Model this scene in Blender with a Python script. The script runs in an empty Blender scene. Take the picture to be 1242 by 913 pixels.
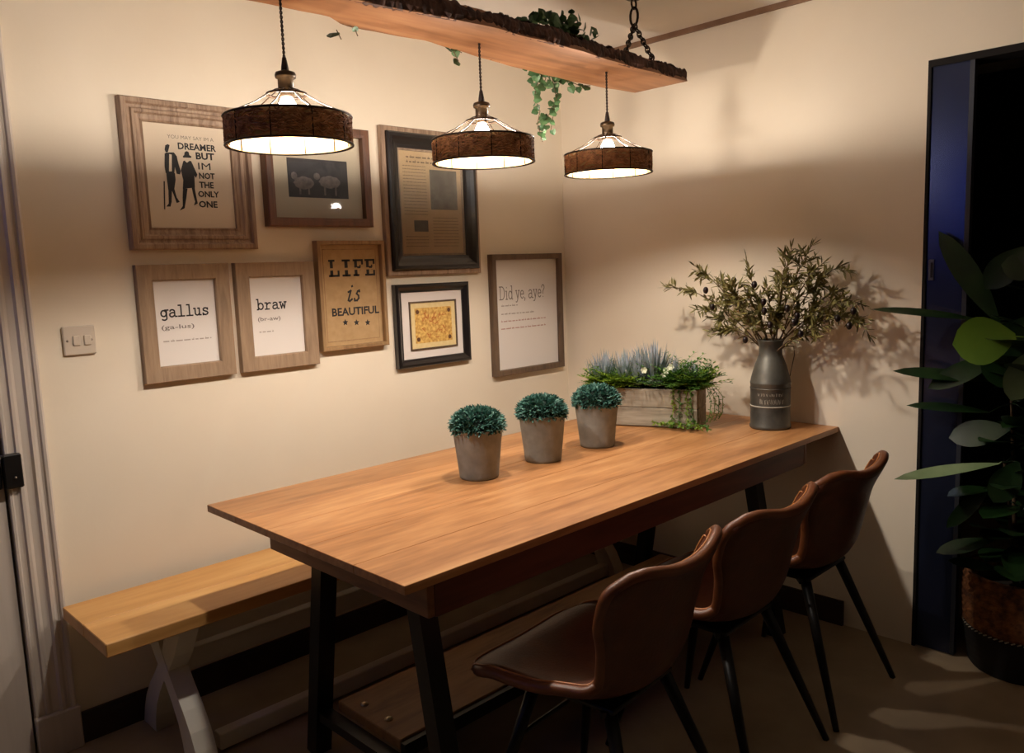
import bpy, math, random
from mathutils import Vector, Matrix
from math import sin, cos, pi, radians

# ---------------------------------------------------------------- camera
S = bpy.context.scene
COL = S.collection
R = Matrix(((0.7121, 0.1174, -0.6932), (-0.7015, 0.0682, -0.7095), (-0.0360, 0.9907, 0.1310)))
RX = R.col[0].normalized(); RZ = (R.col[2] - RX * R.col[2].dot(RX)).normalized(); RY = RZ.cross(RX)
R = Matrix((RX, RY, RZ)).transposed()
CAM = Vector((-2.919, -2.605, 1.38))
FPX = 989.28
cd = bpy.data.cameras.new('camera'); cam = bpy.data.objects.new('camera', cd); COL.objects.link(cam)
cam.matrix_world = Matrix.Translation(CAM) @ R.to_4x4()
cd.sensor_width = 36; cd.lens = FPX / 1242 * 36; cd.clip_start = 0.05
S.camera = cam

# ---------------------------------------------------------------- world, exposure
w = bpy.data.worlds.new('blue_glow_sky'); S.world = w; w.use_nodes = True
bg = w.node_tree.nodes['Background']; bg.inputs[0].default_value = (0.035, 0.11, 0.62, 1); bg.inputs[1].default_value = 4.5  # blue background added for the glow on the navy door
S.view_settings.view_transform = 'Standard'; S.view_settings.look = 'None'
S.view_settings.gamma = 1; S.view_settings.exposure = 0.0; S.view_settings.use_curve_mapping = False
BULB_POWER = 1250.0
BULB_COLOR = (1.0, 0.895, 0.785)

random.seed(7)
H = 2.305                       # ceiling height

# ---------------------------------------------------------------- helpers
def ray(px, py):
    return (R @ Vector((px - 621, -(py - 456.5), -FPX))).normalized()
def on_y(px, py, y):            # point of a plane y = const seen at that place of the photograph
    r = ray(px, py); return CAM + r * ((y - CAM.y) / r.y)
def on_x(px, py, x):
    r = ray(px, py); return CAM + r * ((x - CAM.x) / r.x)
def on_z(px, py, z):
    r = ray(px, py); return CAM + r * ((z - CAM.z) / r.z)

class G:
    def __init__(s): s.v = []; s.f = []; s.sm = []
    def add(s, vs, fs, smooth=False):
        o = len(s.v); s.v += [tuple(p) for p in vs]
        for f in fs: s.f.append(tuple(i + o for i in f)); s.sm.append(smooth)
        return s
    def box(s, a, b, M=None, bev=0.0):
        x0, y0, z0 = a; x1, y1, z1 = b
        if bev <= 0:
            vs = [Vector(p) for p in ((x0,y0,z0),(x1,y0,z0),(x1,y1,z0),(x0,y1,z0),(x0,y0,z1),(x1,y0,z1),(x1,y1,z1),(x0,y1,z1))]
            fs = [(0,3,2,1),(4,5,6,7),(0,1,5,4),(1,2,6,5),(2,3,7,6),(3,0,4,7)]
        else:
            c = bev; vs = []; fs = []
            def ring(z, i):
                for p in ((x0+c+i,y0+i),(x1-c-i,y0+i),(x1-i,y0+c+i),(x1-i,y1-c-i),(x1-c-i,y1-i),(x0+c+i,y1-i),(x0+i,y1-c-i),(x0+i,y0+c+i)):
                    vs.append(Vector((p[0], p[1], z)))
            ring(z0, c*.7); ring(z0 + c, 0); ring(z1 - c, 0); ring(z1, c*.7)
            for k in range(3):
                for i in range(8):
                    j = (i + 1) % 8; fs.append((k*8+i, k*8+j, k*8+8+j, k*8+8+i))
            fs.append(tuple(range(7, -1, -1))); fs.append(tuple(range(24, 32)))
        if M: vs = [M @ p for p in vs]
        return s.add(vs, fs)
    def beam(s, a, b, w, d, up=(0,0,1)):     # square bar from a to b
        a = Vector(a); b = Vector(b); t = (b - a).normalized(); u = Vector(up)
        if abs(t.dot(u)) > .98: u = Vector((1,0,0))
        p = t.cross(u).normalized() * w / 2; q = p.cross(t).normalized() * d / 2
        vs = [a-p-q, a+p-q, a+p+q, a-p+q, b-p-q, b+p-q, b+p+q, b-p+q]
        return s.add(vs, [(3,2,1,0),(4,5,6,7),(0,1,5,4),(1,2,6,5),(2,3,7,6),(3,0,4,7)])
    def tube(s, pts, r, n=6, closed=False, cap=True, smooth=True):
        pts = [Vector(p) for p in pts]; N = len(pts)
        rr = r if isinstance(r, (list, tuple)) else [r] * N
        vs = []; fs = []; nrm = None
        for i, p in enumerate(pts):
            if closed: t = pts[(i+1) % N] - pts[i-1]
            else: t = pts[min(i+1, N-1)] - pts[max(i-1, 0)]
            t = t.normalized() if t.length > 1e-9 else Vector((0,0,1))
            if nrm is None:
                u = Vector((0,0,1)) if abs(t.z) < .9 else Vector((1,0,0)); nrm = t.cross(u).normalized()
            nrm = (nrm - t * nrm.dot(t)).normalized(); b = t.cross(nrm)
            for k in range(n):
                a = 2 * pi * k / n; vs.append(p + (nrm * cos(a) + b * sin(a)) * rr[i])
        for i in range(N if closed else N - 1):
            j = (i + 1) % N
            for k in range(n):
                l = (k + 1) % n; fs.append((i*n+k, i*n+l, j*n+l, j*n+k))
        if cap and not closed:
            fs.append(tuple(range(n-1, -1, -1))); fs.append(tuple((N-1)*n + k for k in range(n)))
        return s.add(vs, fs, smooth)
    def lathe(s, prof, n=32, c=(0,0,0), smooth=True):
        c = Vector(c); vs = []; fs = []
        for r, z in prof:
            for k in range(n):
                a = 2*pi*k/n; vs.append(c + Vector((r*cos(a), r*sin(a), z)))
        for i in range(len(prof)-1):
            for k in range(n):
                l = (k+1) % n; fs.append((i*n+k, i*n+l, (i+1)*n+l, (i+1)*n+k))
        if prof[0][0] > 1e-6: fs.append(tuple(range(n-1, -1, -1)))
        if prof[-1][0] > 1e-6: fs.append(tuple((len(prof)-1)*n + k for k in range(n)))
        return s.add(vs, fs, smooth)
    def ball(s, c, r, n=8, m=6, sq=(1,1,1)):
        c = Vector(c); vs = []; fs = []
        for i in range(m+1):
            ph = pi*i/m
            for k in range(n):
                a = 2*pi*k/n; vs.append(c + Vector((r*sq[0]*sin(ph)*cos(a), r*sq[1]*sin(ph)*sin(a), -r*sq[2]*cos(ph))))
        for i in range(m):
            for k in range(n):
                l = (k+1) % n; fs.append((i*n+k, i*n+l, (i+1)*n+l, (i+1)*n+k))
        return s.add(vs, fs, True)
    def leaf(s, base, tip, width, nrm=(0,0,1), fold=.25, droop=0.0, seg=4, peak=.45, pw=.8):
        base = Vector(base); tip = Vector(tip); d = tip - base; L = d.length
        if L < 1e-6: return s
        t = d / L; n = Vector(nrm); n = n - t * n.dot(t)
        if n.length < 1e-4: n = t.orthogonal()
        n.normalize(); side = t.cross(n).normalized(); vs = []; fs = []
        for i in range(seg + 1):
            u = i / seg
            e = math.log(.5) / math.log(peak); wv = max(0.0, sin(pi * u ** e)) ** pw * width / 2
            if i == 0: wv = width * .06
            p = base + d * u + n * (-droop * L * (u*u) )
            vs += [p - side * wv + n * wv * fold, p, p + side * wv + n * wv * fold]
        for i in range(seg):
            a = i * 3; fs += [(a, a+1, a+4, a+3), (a+1, a+2, a+5, a+4)]
        return s.add(vs, fs, True)
    def mesh(s, name):
        m = bpy.data.meshes.new(name); m.from_pydata(s.v, [], s.f)
        m.polygons.foreach_set('use_smooth', s.sm); m.update(); return m
    def obj(s, name, mat, parent=None, loc=None, sharp=None):
        m = s.mesh(name)
        if mat: m.materials.append(mat)
        o = bpy.data.objects.new(name, m); COL.objects.link(o)
        if sharp:
            m.set_sharp_from_angle(angle=radians(sharp))
        if parent: o.parent = parent
        if loc: o.location = loc
        return o

def tag(o, label=None, cat=None, group=None, kind=None):
    if label: o['label'] = label
    if cat: o['category'] = cat
    if group: o['group'] = group
    if kind: o['kind'] = kind
    return o
def thing(name, label, cat, loc=(0,0,0), rz=0, group=None):
    o = bpy.data.objects.new(name, None); COL.objects.link(o); o.empty_display_size = .05
    o.location = loc; o.rotation_euler = (0, 0, rz)
    return tag(o, label, cat, group)
def copy_tree(o, parent=None):
    c = o.copy(); COL.objects.link(c)
    if parent: c.parent = parent
    for ch in list(o.children): copy_tree(ch, c)
    return c

# ---------------------------------------------------------------- materials
def srgb(r, g, b):
    f = lambda c: (c/255/12.92) if c/255 <= .04045 else ((c/255+.055)/1.055)**2.4
    return (f(r), f(g), f(b), 1)
def newmat(name):
    m = bpy.data.materials.new(name); m.use_nodes = True
    return m, m.node_tree.nodes, m.node_tree.links, m.node_tree.nodes['Principled BSDF']
def mat(name, c1, c2=None, rough=.6, scale=20, metal=0, bump=0.0, bscale=None, stretch=(1,1,1), detail=4, spec=.5, rnd=0.0, trans=0.0, coat=0.0):
    m, N, L, B = newmat(name); c2 = c2 or c1
    B.inputs['Roughness'].default_value = rough; B.inputs['Metallic'].default_value = metal
    B.inputs['Specular IOR Level'].default_value = spec; B.inputs['Coat Weight'].default_value = coat
    tc = N.new('ShaderNodeTexCoord'); mp = N.new('ShaderNodeMapping'); mp.inputs['Scale'].default_value = stretch
    L.new(tc.outputs['Object'], mp.inputs[0])
    nz = N.new('ShaderNodeTexNoise'); nz.inputs['Scale'].default_value = scale; nz.inputs['Detail'].default_value = detail
    L.new(mp.outputs[0], nz.inputs[0])
    cr = N.new('ShaderNodeValToRGB'); cr.color_ramp.elements[0].position = .32; cr.color_ramp.elements[1].position = .68
    cr.color_ramp.elements[0].color = c1; cr.color_ramp.elements[1].color = c2
    L.new(nz.outputs[0], cr.inputs[0]); out = cr.outputs[0]
    if rnd:
        oi = N.new('ShaderNodeObjectInfo'); hs = N.new('ShaderNodeHueSaturation'); mr = N.new('ShaderNodeMapRange')
        mr.inputs[3].default_value = 1 - rnd; mr.inputs[4].default_value = 1 + rnd
        L.new(oi.outputs['Random'], mr.inputs[0]); L.new(mr.outputs[0], hs.inputs['Value']); L.new(out, hs.inputs['Color']); out = hs.outputs[0]
    L.new(out, B.inputs['Base Color'])
    if bump:
        n2 = N.new('ShaderNodeTexNoise'); n2.inputs['Scale'].default_value = bscale or scale; n2.inputs['Detail'].default_value = 6
        L.new(mp.outputs[0], n2.inputs[0]); bp = N.new('ShaderNodeBump'); bp.inputs['Strength'].default_value = bump; bp.inputs['Distance'].default_value = .01
        L.new(n2.outputs[0], bp.inputs['Height']); L.new(bp.outputs[0], B.inputs['Normal'])
    if trans:
        tr = N.new('ShaderNodeBsdfTranslucent'); mx = N.new('ShaderNodeMixShader'); mx.inputs[0].default_value = trans
        L.new(out, tr.inputs[0]); L.new(B.outputs[0], mx.inputs[1]); L.new(tr.outputs[0], mx.inputs[2])
        L.new(mx.outputs[0], N['Material Output'].inputs[0])
    return m
def wood(name, c1, c2, c3, along='x', rough=.45, scale=1.0, rnd=.08, coat=0.0):
    m, N, L, B = newmat(name); B.inputs['Roughness'].default_value = rough; B.inputs['Coat Weight'].default_value = coat
    tc = N.new('ShaderNodeTexCoord'); mp = N.new('ShaderNodeMapping')
    st = {'x': (1.0, 7.5, 7.5), 'y': (11, 1.2, 11), 'z': (11, 11, 1.2)}[along]
    mp.inputs['Scale'].default_value = tuple(a * scale for a in st)
    oi = N.new('ShaderNodeObjectInfo'); mu = N.new('ShaderNodeVectorMath'); mu.operation = 'SCALE'; mu.inputs['Scale'].default_value = 1
    cb = N.new('ShaderNodeCombineXYZ'); mm = N.new('ShaderNodeMath'); mm.operation = 'MULTIPLY'; mm.inputs[1].default_value = 9.0
    L.new(oi.outputs['Random'], mm.inputs[0])
    for i in range(3): L.new(mm.outputs[0], cb.inputs[i])
    ad = N.new('ShaderNodeVectorMath'); ad.operation = 'ADD'; L.new(tc.outputs['Object'], ad.inputs[0]); L.new(cb.outputs[0], ad.inputs[1]); L.new(ad.outputs[0], mp.inputs[0])
    n1 = N.new('ShaderNodeTexNoise'); n1.inputs['Scale'].default_value = 1.6; n1.inputs['Detail'].default_value = 6; n1.inputs['Distortion'].default_value = 1.3
    n2 = N.new('ShaderNodeTexNoise'); n2.inputs['Scale'].default_value = 9; n2.inputs['Detail'].default_value = 3
    L.new(mp.outputs[0], n1.inputs[0]); L.new(mp.outputs[0], n2.inputs[0])
    mx = N.new('ShaderNodeMix'); mx.data_type = 'FLOAT'; mx.inputs[0].default_value = .3
    L.new(n1.outputs[0], mx.inputs[2]); L.new(n2.outputs[0], mx.inputs[3])
    cr = N.new('ShaderNodeValToRGB'); e = cr.color_ramp.elements; e[0].position = .34; e[0].color = c1; e[1].position = .68; e[1].color = c3
    k = cr.color_ramp.elements.new(.5); k.color = c2
    L.new(mx.outputs[0], cr.inputs[0])
    hs = N.new('ShaderNodeHueSaturation'); mr = N.new('ShaderNodeMapRange'); mr.inputs[3].default_value = 1 - rnd; mr.inputs[4].default_value = 1 + rnd
    L.new(oi.outputs['Random'], mr.inputs[0]); L.new(mr.outputs[0], hs.inputs['Value']); L.new(cr.outputs[0], hs.inputs['Color']); L.new(hs.outputs[0], B.inputs['Base Color'])
    bp = N.new('ShaderNodeBump'); bp.inputs['Strength'].default_value = .12; bp.inputs['Distance'].default_value = .004
    L.new(mx.outputs[0], bp.inputs['Height']); L.new(bp.outputs[0], B.inputs['Normal'])
    return m

M = {}
M['wall'] = mat('cream_wall_paint', srgb(226,212,190), srgb(231,218,197), .75, 2.5, bump=.03, bscale=60)
M['ceiling'] = mat('ceiling_paint', srgb(222,214,204), srgb(226,218,208), .8, 2)
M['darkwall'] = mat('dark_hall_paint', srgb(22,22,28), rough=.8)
M['backwall'] = mat('dark_grey_paint', srgb(46,44,44), srgb(50,48,48), .8, 2)
M['floor'] = mat('stone_vinyl_floor', srgb(132,114,92), srgb(164,144,116), .5, 3.2, bump=.05, bscale=12, detail=7)
M['skirt'] = mat('dark_brown_skirting', srgb(46,32,24), srgb(58,40,30), .5, 8)
M['gloss_white'] = mat('grey_white_gloss_paint', srgb(196,184,172), srgb(204,192,180), .35, 6, stretch=(8,8,.6), bump=.03)
M['navy'] = mat('navy_metallic_door', srgb(48,54,78), srgb(52,58,82), .22, 3, metal=.7)
M['blackpaint'] = mat('black_frame_paint', srgb(20,15,13), rough=.75, spec=.25)
M['black_metal'] = mat('black_powder_coated_steel', srgb(14,12,12), srgb(20,17,16), .42, 30, metal=.3)
M['table'] = wood('oiled_oak_table', srgb(142,94,54), srgb(172,120,74), srgb(194,144,94), 'x', .40, rnd=.11)
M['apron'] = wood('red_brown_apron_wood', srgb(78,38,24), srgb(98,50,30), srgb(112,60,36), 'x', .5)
M['bench'] = wood('light_oak_bench', srgb(190,138,76), srgb(206,154,90), srgb(216,168,104), 'x', .45, .7, rnd=.03)
M['benchleg'] = mat('off_white_painted_wood', srgb(214,208,194), srgb(204,198,182), .5, 9, bump=.05)
M['leather'] = mat('tan_brown_leather', srgb(74,34,17), srgb(94,46,22), .42, 14, bump=.12, bscale=160, rnd=.06)
M['leather_trim'] = mat('tan_leather_piping', srgb(158,98,52), srgb(172,110,60), .4, 30)
M['leather_rim'] = mat('highlit_tan_leather_rim', srgb(92,48,23), srgb(112,62,30), .42, 20)  # lighter than the shell: the rim's highlight is put into the colour
M['slab'] = wood('live_edge_slab', srgb(112,72,42), srgb(150,102,66), srgb(178,134,94), 'x', .5, .55, rnd=0)
M['bark'] = mat('rough_bark', srgb(44,30,26), srgb(98,68,56), .9, 32, bump=.8, bscale=40, detail=8)
M['rattan'] = mat('woven_brown_rattan', srgb(140,90,56), srgb(196,138,88), .6, 60)
M['rattan_dark'] = mat('dark_rattan_backing', srgb(56,34,20), srgb(70,42,26), .7, 50)
M['liner'] = mat('cream_fabric_liner', srgb(176,150,106), rough=.8, trans=.06)
M['wire'] = mat('bronze_wire', srgb(40,26,18), srgb(50,34,22), .4, 40, metal=.6)
M['socket'] = mat('aged_brass_socket', srgb(48,36,26), srgb(66,50,34), .4, 40, metal=.6)
M['cord'] = mat('twisted_brown_cord', srgb(34,22,18), srgb(52,36,28), .8, 200)
M['clay'] = mat('grey_clay_pot', srgb(126,126,121), srgb(150,150,144), .85, 22, bump=.15, bscale=60)
M['soil'] = mat('dark_potting_soil', srgb(30,22,16), srgb(50,38,26), .95, 60)
M['box_green'] = mat('blue_green_boxwood_leaf', srgb(34,78,70), srgb(96,140,124), .45, 90)
M['boxwood_core'] = mat('dark_foliage_core', srgb(14,34,26), rough=.9)
M['crate'] = wood('weathered_grey_crate', srgb(112,100,84), srgb(150,140,122), srgb(180,170,152), 'x', .8, 1.4)
M['lime'] = mat('lime_green_fern', srgb(88,122,26), srgb(142,168,56), .5, 30, trans=.25)
M['green'] = mat('mid_green_foliage', srgb(52,96,30), srgb(100,142,60), .5, 30, trans=.2)
M['lavender'] = mat('grey_green_lavender_blade', srgb(120,138,136), srgb(168,172,184), .6, 30)
M['succulent'] = mat('grey_succulent_leaf', srgb(88,112,88), srgb(128,146,118), .5, 20)
M['petal'] = mat('cream_petal', srgb(214,216,180), srgb(226,226,200), .6, 10)
M['zinc'] = mat('weathered_zinc', srgb(70,68,63), srgb(112,110,101), .5, 9, metal=.55, bump=.08, bscale=30)
M['zinc_mark'] = mat('worn_pale_lettering', srgb(176,172,158), rough=.7)
M['olive_leaf'] = mat('dusty_olive_leaf', srgb(84,80,36), srgb(136,126,70), .55, 40)
M['olive'] = mat('dark_purple_olive', srgb(20,10,12), srgb(30,15,17), .3, 20)
M['twig'] = mat('brown_twig', srgb(74,54,34), srgb(92,70,44), .8, 60)
M['ivy'] = mat('ivy_leaf_green', srgb(40,72,38), srgb(84,116,72), .5, 26, rnd=.25)
M['fig'] = mat('dark_glossy_fig_leaf', srgb(14,34,12), srgb(28,52,20), .35, 12, rnd=.2)
M['fig_light'] = mat('lime_green_fig_leaf', srgb(84,116,34), srgb(98,128,42), .35, 12)
M['fig_pale'] = mat('pale_green_fig_leaf', srgb(104,124,84), srgb(124,142,104), .4, 12)
M['basket'] = mat('brown_woven_basket', srgb(72,38,18), srgb(150,94,50), .7, 38, bump=.4, bscale=90)
M['basket_dark'] = mat('black_woven_basket', srgb(18,15,14), srgb(26,22,20), .7, 70)
M['stitch'] = mat('white_rope_stitch', srgb(176,164,146), rough=.8)
M['plate'] = mat('white_switch_plastic', srgb(206,192,174), rough=.35)
M['screw'] = mat('steel_screw', srgb(150,140,128), rough=.35, metal=.9)
M['bolt'] = mat('bright_coach_bolt', srgb(190,172,140), rough=.3, metal=.9)
M['chain'] = mat('dark_iron_chain', srgb(44,34,28), srgb(70,54,44), .45, 60, metal=.7)
M['f_grey'] = wood('limed_grey_brown_frame', srgb(112,88,70), srgb(146,120,98), srgb(172,148,124), 'z', .6, 2)
M['f_taupe'] = wood('taupe_wood_frame', srgb(132,108,84), srgb(148,122,96), srgb(160,134,106), 'z', .6, 2, rnd=.03)
M['f_brown'] = wood('red_brown_frame', srgb(74,44,26), srgb(92,56,34), srgb(106,66,40), 'z', .45, 2)
M['f_black'] = mat('gloss_black_frame', srgb(20,16,18), srgb(28,22,22), .28, 20, coat=.3)
M['f_pine'] = wood('raw_pine_frame', srgb(122,92,58), srgb(142,110,72), srgb(156,124,84), 'z', .6, 2)
M['f_slim'] = wood('slim_umber_frame', srgb(78,60,46), srgb(96,76,58), srgb(108,86,66), 'z', .5, 2)
M['paper'] = mat('white_paper', srgb(222,214,206), rough=.7)
M['paper_cream'] = mat('cream_paper', srgb(206,188,164), srgb(212,196,172), .7, 3)
M['kraft'] = mat('kraft_board', srgb(164,132,90), srgb(176,144,102), .8, 40)
M['news'] = mat('aged_newsprint', srgb(200,168,124), srgb(212,180,136), .8, 14)
M['mat_white'] = mat('white_mount', srgb(218,208,200), rough=.8)
M['mat_cream'] = mat('cream_mount', srgb(204,190,166), rough=.8)
M['ink'] = mat('black_print_ink', srgb(30,26,26), rough=.7)
M['ink_grey'] = mat('grey_print_ink', srgb(120,110,102), rough=.7)
M['ink_faint'] = mat('faint_print_ink', srgb(170,158,148), rough=.7)
M['ink_red'] = mat('faint_red_print_ink', srgb(186,150,140), rough=.7)
M['photo'] = mat('dark_photo_print', srgb(34,29,31), srgb(50,44,46), .5, 30)
M['sheep'] = mat('pale_fleece_print', srgb(104,94,90), srgb(138,126,120), .7, 60)
M['newsphoto'] = mat('newspaper_photo', srgb(58,54,48), srgb(92,88,78), .8, 26)
M['newsink'] = mat('brown_newspaper_ink', srgb(118,92,64), rough=.8)
M['gold'] = mat('gold_stitched_panel', srgb(178,128,58), srgb(224,186,104), .6, 90, bump=.3, bscale=120, detail=2)
M['gold_edge'] = mat('pale_gold_border', srgb(214,190,134), srgb(222,200,148), .6, 60)
M['orange_thread'] = mat('orange_thread', srgb(176,104,48), rough=.7)

g_, N, L, B = newmat('picture_glass')
tr = N.new('ShaderNodeBsdfTransparent'); gl = N.new('ShaderNodeBsdfGlossy'); gl.inputs['Roughness'].default_value = .04
fr = N.new('ShaderNodeFresnel'); fr.inputs[0].default_value = 1.45; mx = N.new('ShaderNodeMixShader')
L.new(fr.outputs[0], mx.inputs[0]); L.new(tr.outputs[0], mx.inputs[1]); L.new(gl.outputs[0], mx.inputs[2]); L.new(mx.outputs[0], N['Material Output'].inputs[0])
M['glass'] = g_
b_, N, L, B = newmat('glowing_bulb')
em = N.new('ShaderNodeEmission'); em.inputs[0].default_value = (*BULB_COLOR, 1); em.inputs[1].default_value = BULB_POWER
L.new(em.outputs[0], N['Material Output'].inputs[0]); M['bulb'] = b_
b2 = b_.copy(); b2.name = 'frosted_bulb_neck'; b2.node_tree.nodes['Emission'].inputs[1].default_value = BULB_POWER * .10; M['bulb_neck'] = b2

# ---------------------------------------------------------------- the room
XW, YW = -4.2, -4.6
OY0, OY1, OZ = -1.605, -2.62, 2.0          # opening in the right wall
G().box((XW-.1, YW-.1, -.1), (2.2, .12, 0)).obj('floor', M['floor'])['kind'] = 'structure'
G().box((XW-.1, YW-.1, H), (2.2, .12, H+.1)).obj('ceiling', M['ceiling'])['kind'] = 'structure'
DX0, DX1, DZ = -3.17, -2.377, 2.0           # doorway in the left wall
g = G().box((DX1+.001, 0, 0), (.12, .12, H)).box((XW, 0, 0), (DX0, .12, H)).box((DX0, 0, DZ), (DX1+.001, .12, H))
g.obj('wall_left', M['wall'])['kind'] = 'structure'
g = G().box((0, OY0, 0), (.12, 0, H)).box((0, OY1, OZ), (.12, OY0, H)).box((0, YW, 0), (.12, OY1, H))
g.obj('wall_right', M['wall'])['kind'] = 'structure'
G().box((XW-.1, YW-.12, 0), (.12, YW, H)).obj('wall_back', M['backwall'])['kind'] = 'structure'
wy0, wy1, wz0, wz1 = -.66, -.10, 1.50, 2.2  # unseen window added to put a blue glow on the navy door
g = G().box((XW-.12, YW, 0), (XW, wy0, H)).box((XW-.12, wy1, 0), (XW, .12, H)).box((XW-.12, wy0, 0), (XW, wy1, wz0)).box((XW-.12, wy0, wz1), (XW, wy1, H))
g.obj('wall_front', M['backwall'])['kind'] = 'structure'
g = G()
for a, b in (((wy0, wz0), (wy1, wz0+.05)), ((wy0, wz1-.05), (wy1, wz1)), ((wy0, wz0), (wy0+.05, wz1)), ((wy1-.05, wz0), (wy1, wz1)), (((wy0+wy1)/2-.02, wz0), ((wy0+wy1)/2+.02, wz1))):
    g.box((XW-.08, a[0], a[1]), (XW-.04, b[0], b[1]))
wo = g.obj('added_glow_window', M['gloss_white']); wo['kind'] = 'structure'
G().box((XW-.062, wy0+.05, wz0+.05), (XW-.058, wy1-.05, wz1-.05)).obj('pane', M['glass'], wo)
# dark hall beyond the opening
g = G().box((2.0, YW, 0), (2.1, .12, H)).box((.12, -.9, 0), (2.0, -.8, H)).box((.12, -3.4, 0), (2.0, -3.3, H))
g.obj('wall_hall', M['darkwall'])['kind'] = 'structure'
# skirting on the left, a dark shade strip on the right
G().box((DX1+.12, -.015, 0), (0, 0, .085)).box((DX1+.12, -.009, .085), (0, 0, .095)).obj('baseboard_left', M['skirt'])['kind'] = 'structure'
G().box((-.014, -1.36, 0), (0, -.015, .085)).box((-.009, -1.36, .085), (0, -.015, .095)).obj('baseboard_shade_right', M['skirt'])['kind'] = 'structure'  # skirting shape whose dark run stands in for the table's shade
# thin brown strip where the right wall meets the ceiling
G().box((-.012, YW, H-.02), (0, 0, H)).obj('ceiling_strip', mat('brown_ceiling_strip', srgb(122,92,70), srgb(140,108,84), .7, 12))['kind'] = 'structure'

# door casing: moulded architrave, plinth block and the painted door
prof = [(0, .0), (0, .022), (.006, .026), (.013, .024), (.016, .016), (.022, .015), (.030, .021), (.038, .022), (.044, .013), (.062, .012), (.070, .016), (.078, .016), (.082, .008), (.096, .008), (.100, .012), (.106, .011), (.108, 0)]
g = G(); vs = []
for u, d in prof: vs.append((-2.270 - u, -d, .13))
for u, d in prof: vs.append((-2.270 - u, -d, 2.09))
n = len(prof); g.add(vs, [(i, i+1, n+i+1, n+i) for i in range(n-1)] + [tuple(range(n-1, -1, -1)), tuple(range(n, 2*n))])
vs = []
for u, d in prof: vs.append((-2.378, -d, 1.982 + .108 - u))
for u, d in prof: vs.append((DX0, -d, 1.982 + .108 - u))
g.add(vs, [(i, n+i, n+i+1, i+1) for i in range(n-1)])
tr1 = g.obj('trim_2', M['gloss_white']); tr1['kind'] = 'structure'
G().box((-2.380, -.030, 0), (-2.262, 0, .13), bev=.003).obj('plinth_block', M['gloss_white'], tr1)
g = G().box((DX0, .004, .01), (-2.385, .044, 1.98)); dr = g.obj('door_1', M['gloss_white']); dr['kind'] = 'structure'
G().box((DX0, .0405, 0), (-2.377, .12, 2.0)).obj('door_rebate', M['blackpaint'], dr)
g = G()
for a, b in (((-3.05, .25), (-2.50, .95)), ((-3.05, 1.1), (-2.50, 1.85))):
    x0, z0 = a; x1, z1 = b
    for q in (((x0, z0), (x1, z0+.02)), ((x0, z1-.02), (x1, z1)), ((x0, z0), (x0+.02, z1)), ((x1-.02, z0), (x1, z1))):
        g.box((q[0][0], -.004, q[0][1]), (q[1][0], .004, q[1][1]))
g.obj('panel_moulding', M['gloss_white'], dr)
lk = G().box((-2.47, -.022, .822), (-2.392, .004, .918), bev=.003).box((-2.388, -.036, .822), (-2.342, -.010, .918), bev=.003).obj('rim_lock', M['black_metal'], dr)
G().ball((-2.43, -.045, .872), .022, 12, 8).obj('knob', M['black_metal'], lk)
G().ball((-2.362, -.037, .852), .004, 8, 5).obj('screw', M['screw'], lk)

# dark frame and navy sliding door in the right wall opening
g = G().box((-.004, OY0-.010, 0), (.10, OY0, OZ)).box((-.004, OY1, OZ-.022), (.10, OY0-.010, OZ))
g.obj('trim_3', M['blackpaint'])['kind'] = 'structure'
dn = G().box((.004, -1.728, .004), (.026, OY0-.010, OZ-.022)).obj('door_2', M['navy']); dn['kind'] = 'structure'
G().box((.000, -1.742, .004), (.030, -1.728, OZ-.022)).obj('edge_strip', mat('dull_steel_strip', srgb(44,46,54), rough=.5, metal=.3), dn)
pl = G().box((.0005, -1.640, 1.29), (.004, -1.622, 1.36), bev=.0015).obj('finger_pull', mat('brushed_pull', srgb(84,84,92), rough=.35, metal=.6), dn)
G().box((.0, -1.637, 1.30), (.0008, -1.629, 1.35)).obj('pull_recess', M['blackpaint'], pl)

# ---------------------------------------------------------------- table
TX0, TX1, TY0, TY1, TZ = -1.994, -.002, -1.329, -.424, .76
t = thing('dining_table', 'long oiled oak dining table on black steel legs, plants on top', 'table', (-1.0, -.876, 0))
tp = Vector((1.0, .876, 0))
def rel(o, root): o.location = o.location - root.location; return o
edges = [TY0, -1.147, -.955, -.765, -.595, TY1]
for i in range(5):
    a, b = edges[i], edges[i+1]
    o = G().box((TX0 - tp.x*0, a + .0004, TZ-.020), (TX1, b - .0004, TZ), bev=.0012).obj('plank', M['table'], t)
    o.location = (1.0, .876, 0)
def part(g, name, m, root, sharp=None):
    o = g.obj(name, m, root, sharp=sharp); o.matrix_parent_inverse = Matrix.Identity(4)
    rz = root.rotation_euler.z
    inv = (Matrix.Translation(root.location) @ Matrix.Rotation(rz, 4, 'Z')).inverted()
    o.matrix_basis = inv; return o
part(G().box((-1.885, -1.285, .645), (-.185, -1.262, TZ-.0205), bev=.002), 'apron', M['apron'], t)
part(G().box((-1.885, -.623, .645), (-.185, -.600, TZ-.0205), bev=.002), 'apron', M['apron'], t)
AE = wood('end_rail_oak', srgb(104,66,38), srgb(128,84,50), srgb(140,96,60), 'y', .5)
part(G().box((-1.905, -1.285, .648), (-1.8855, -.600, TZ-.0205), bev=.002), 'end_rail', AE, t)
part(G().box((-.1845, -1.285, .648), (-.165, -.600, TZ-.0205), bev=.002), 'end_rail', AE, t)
LX = (-1.79, -.235)
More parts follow.
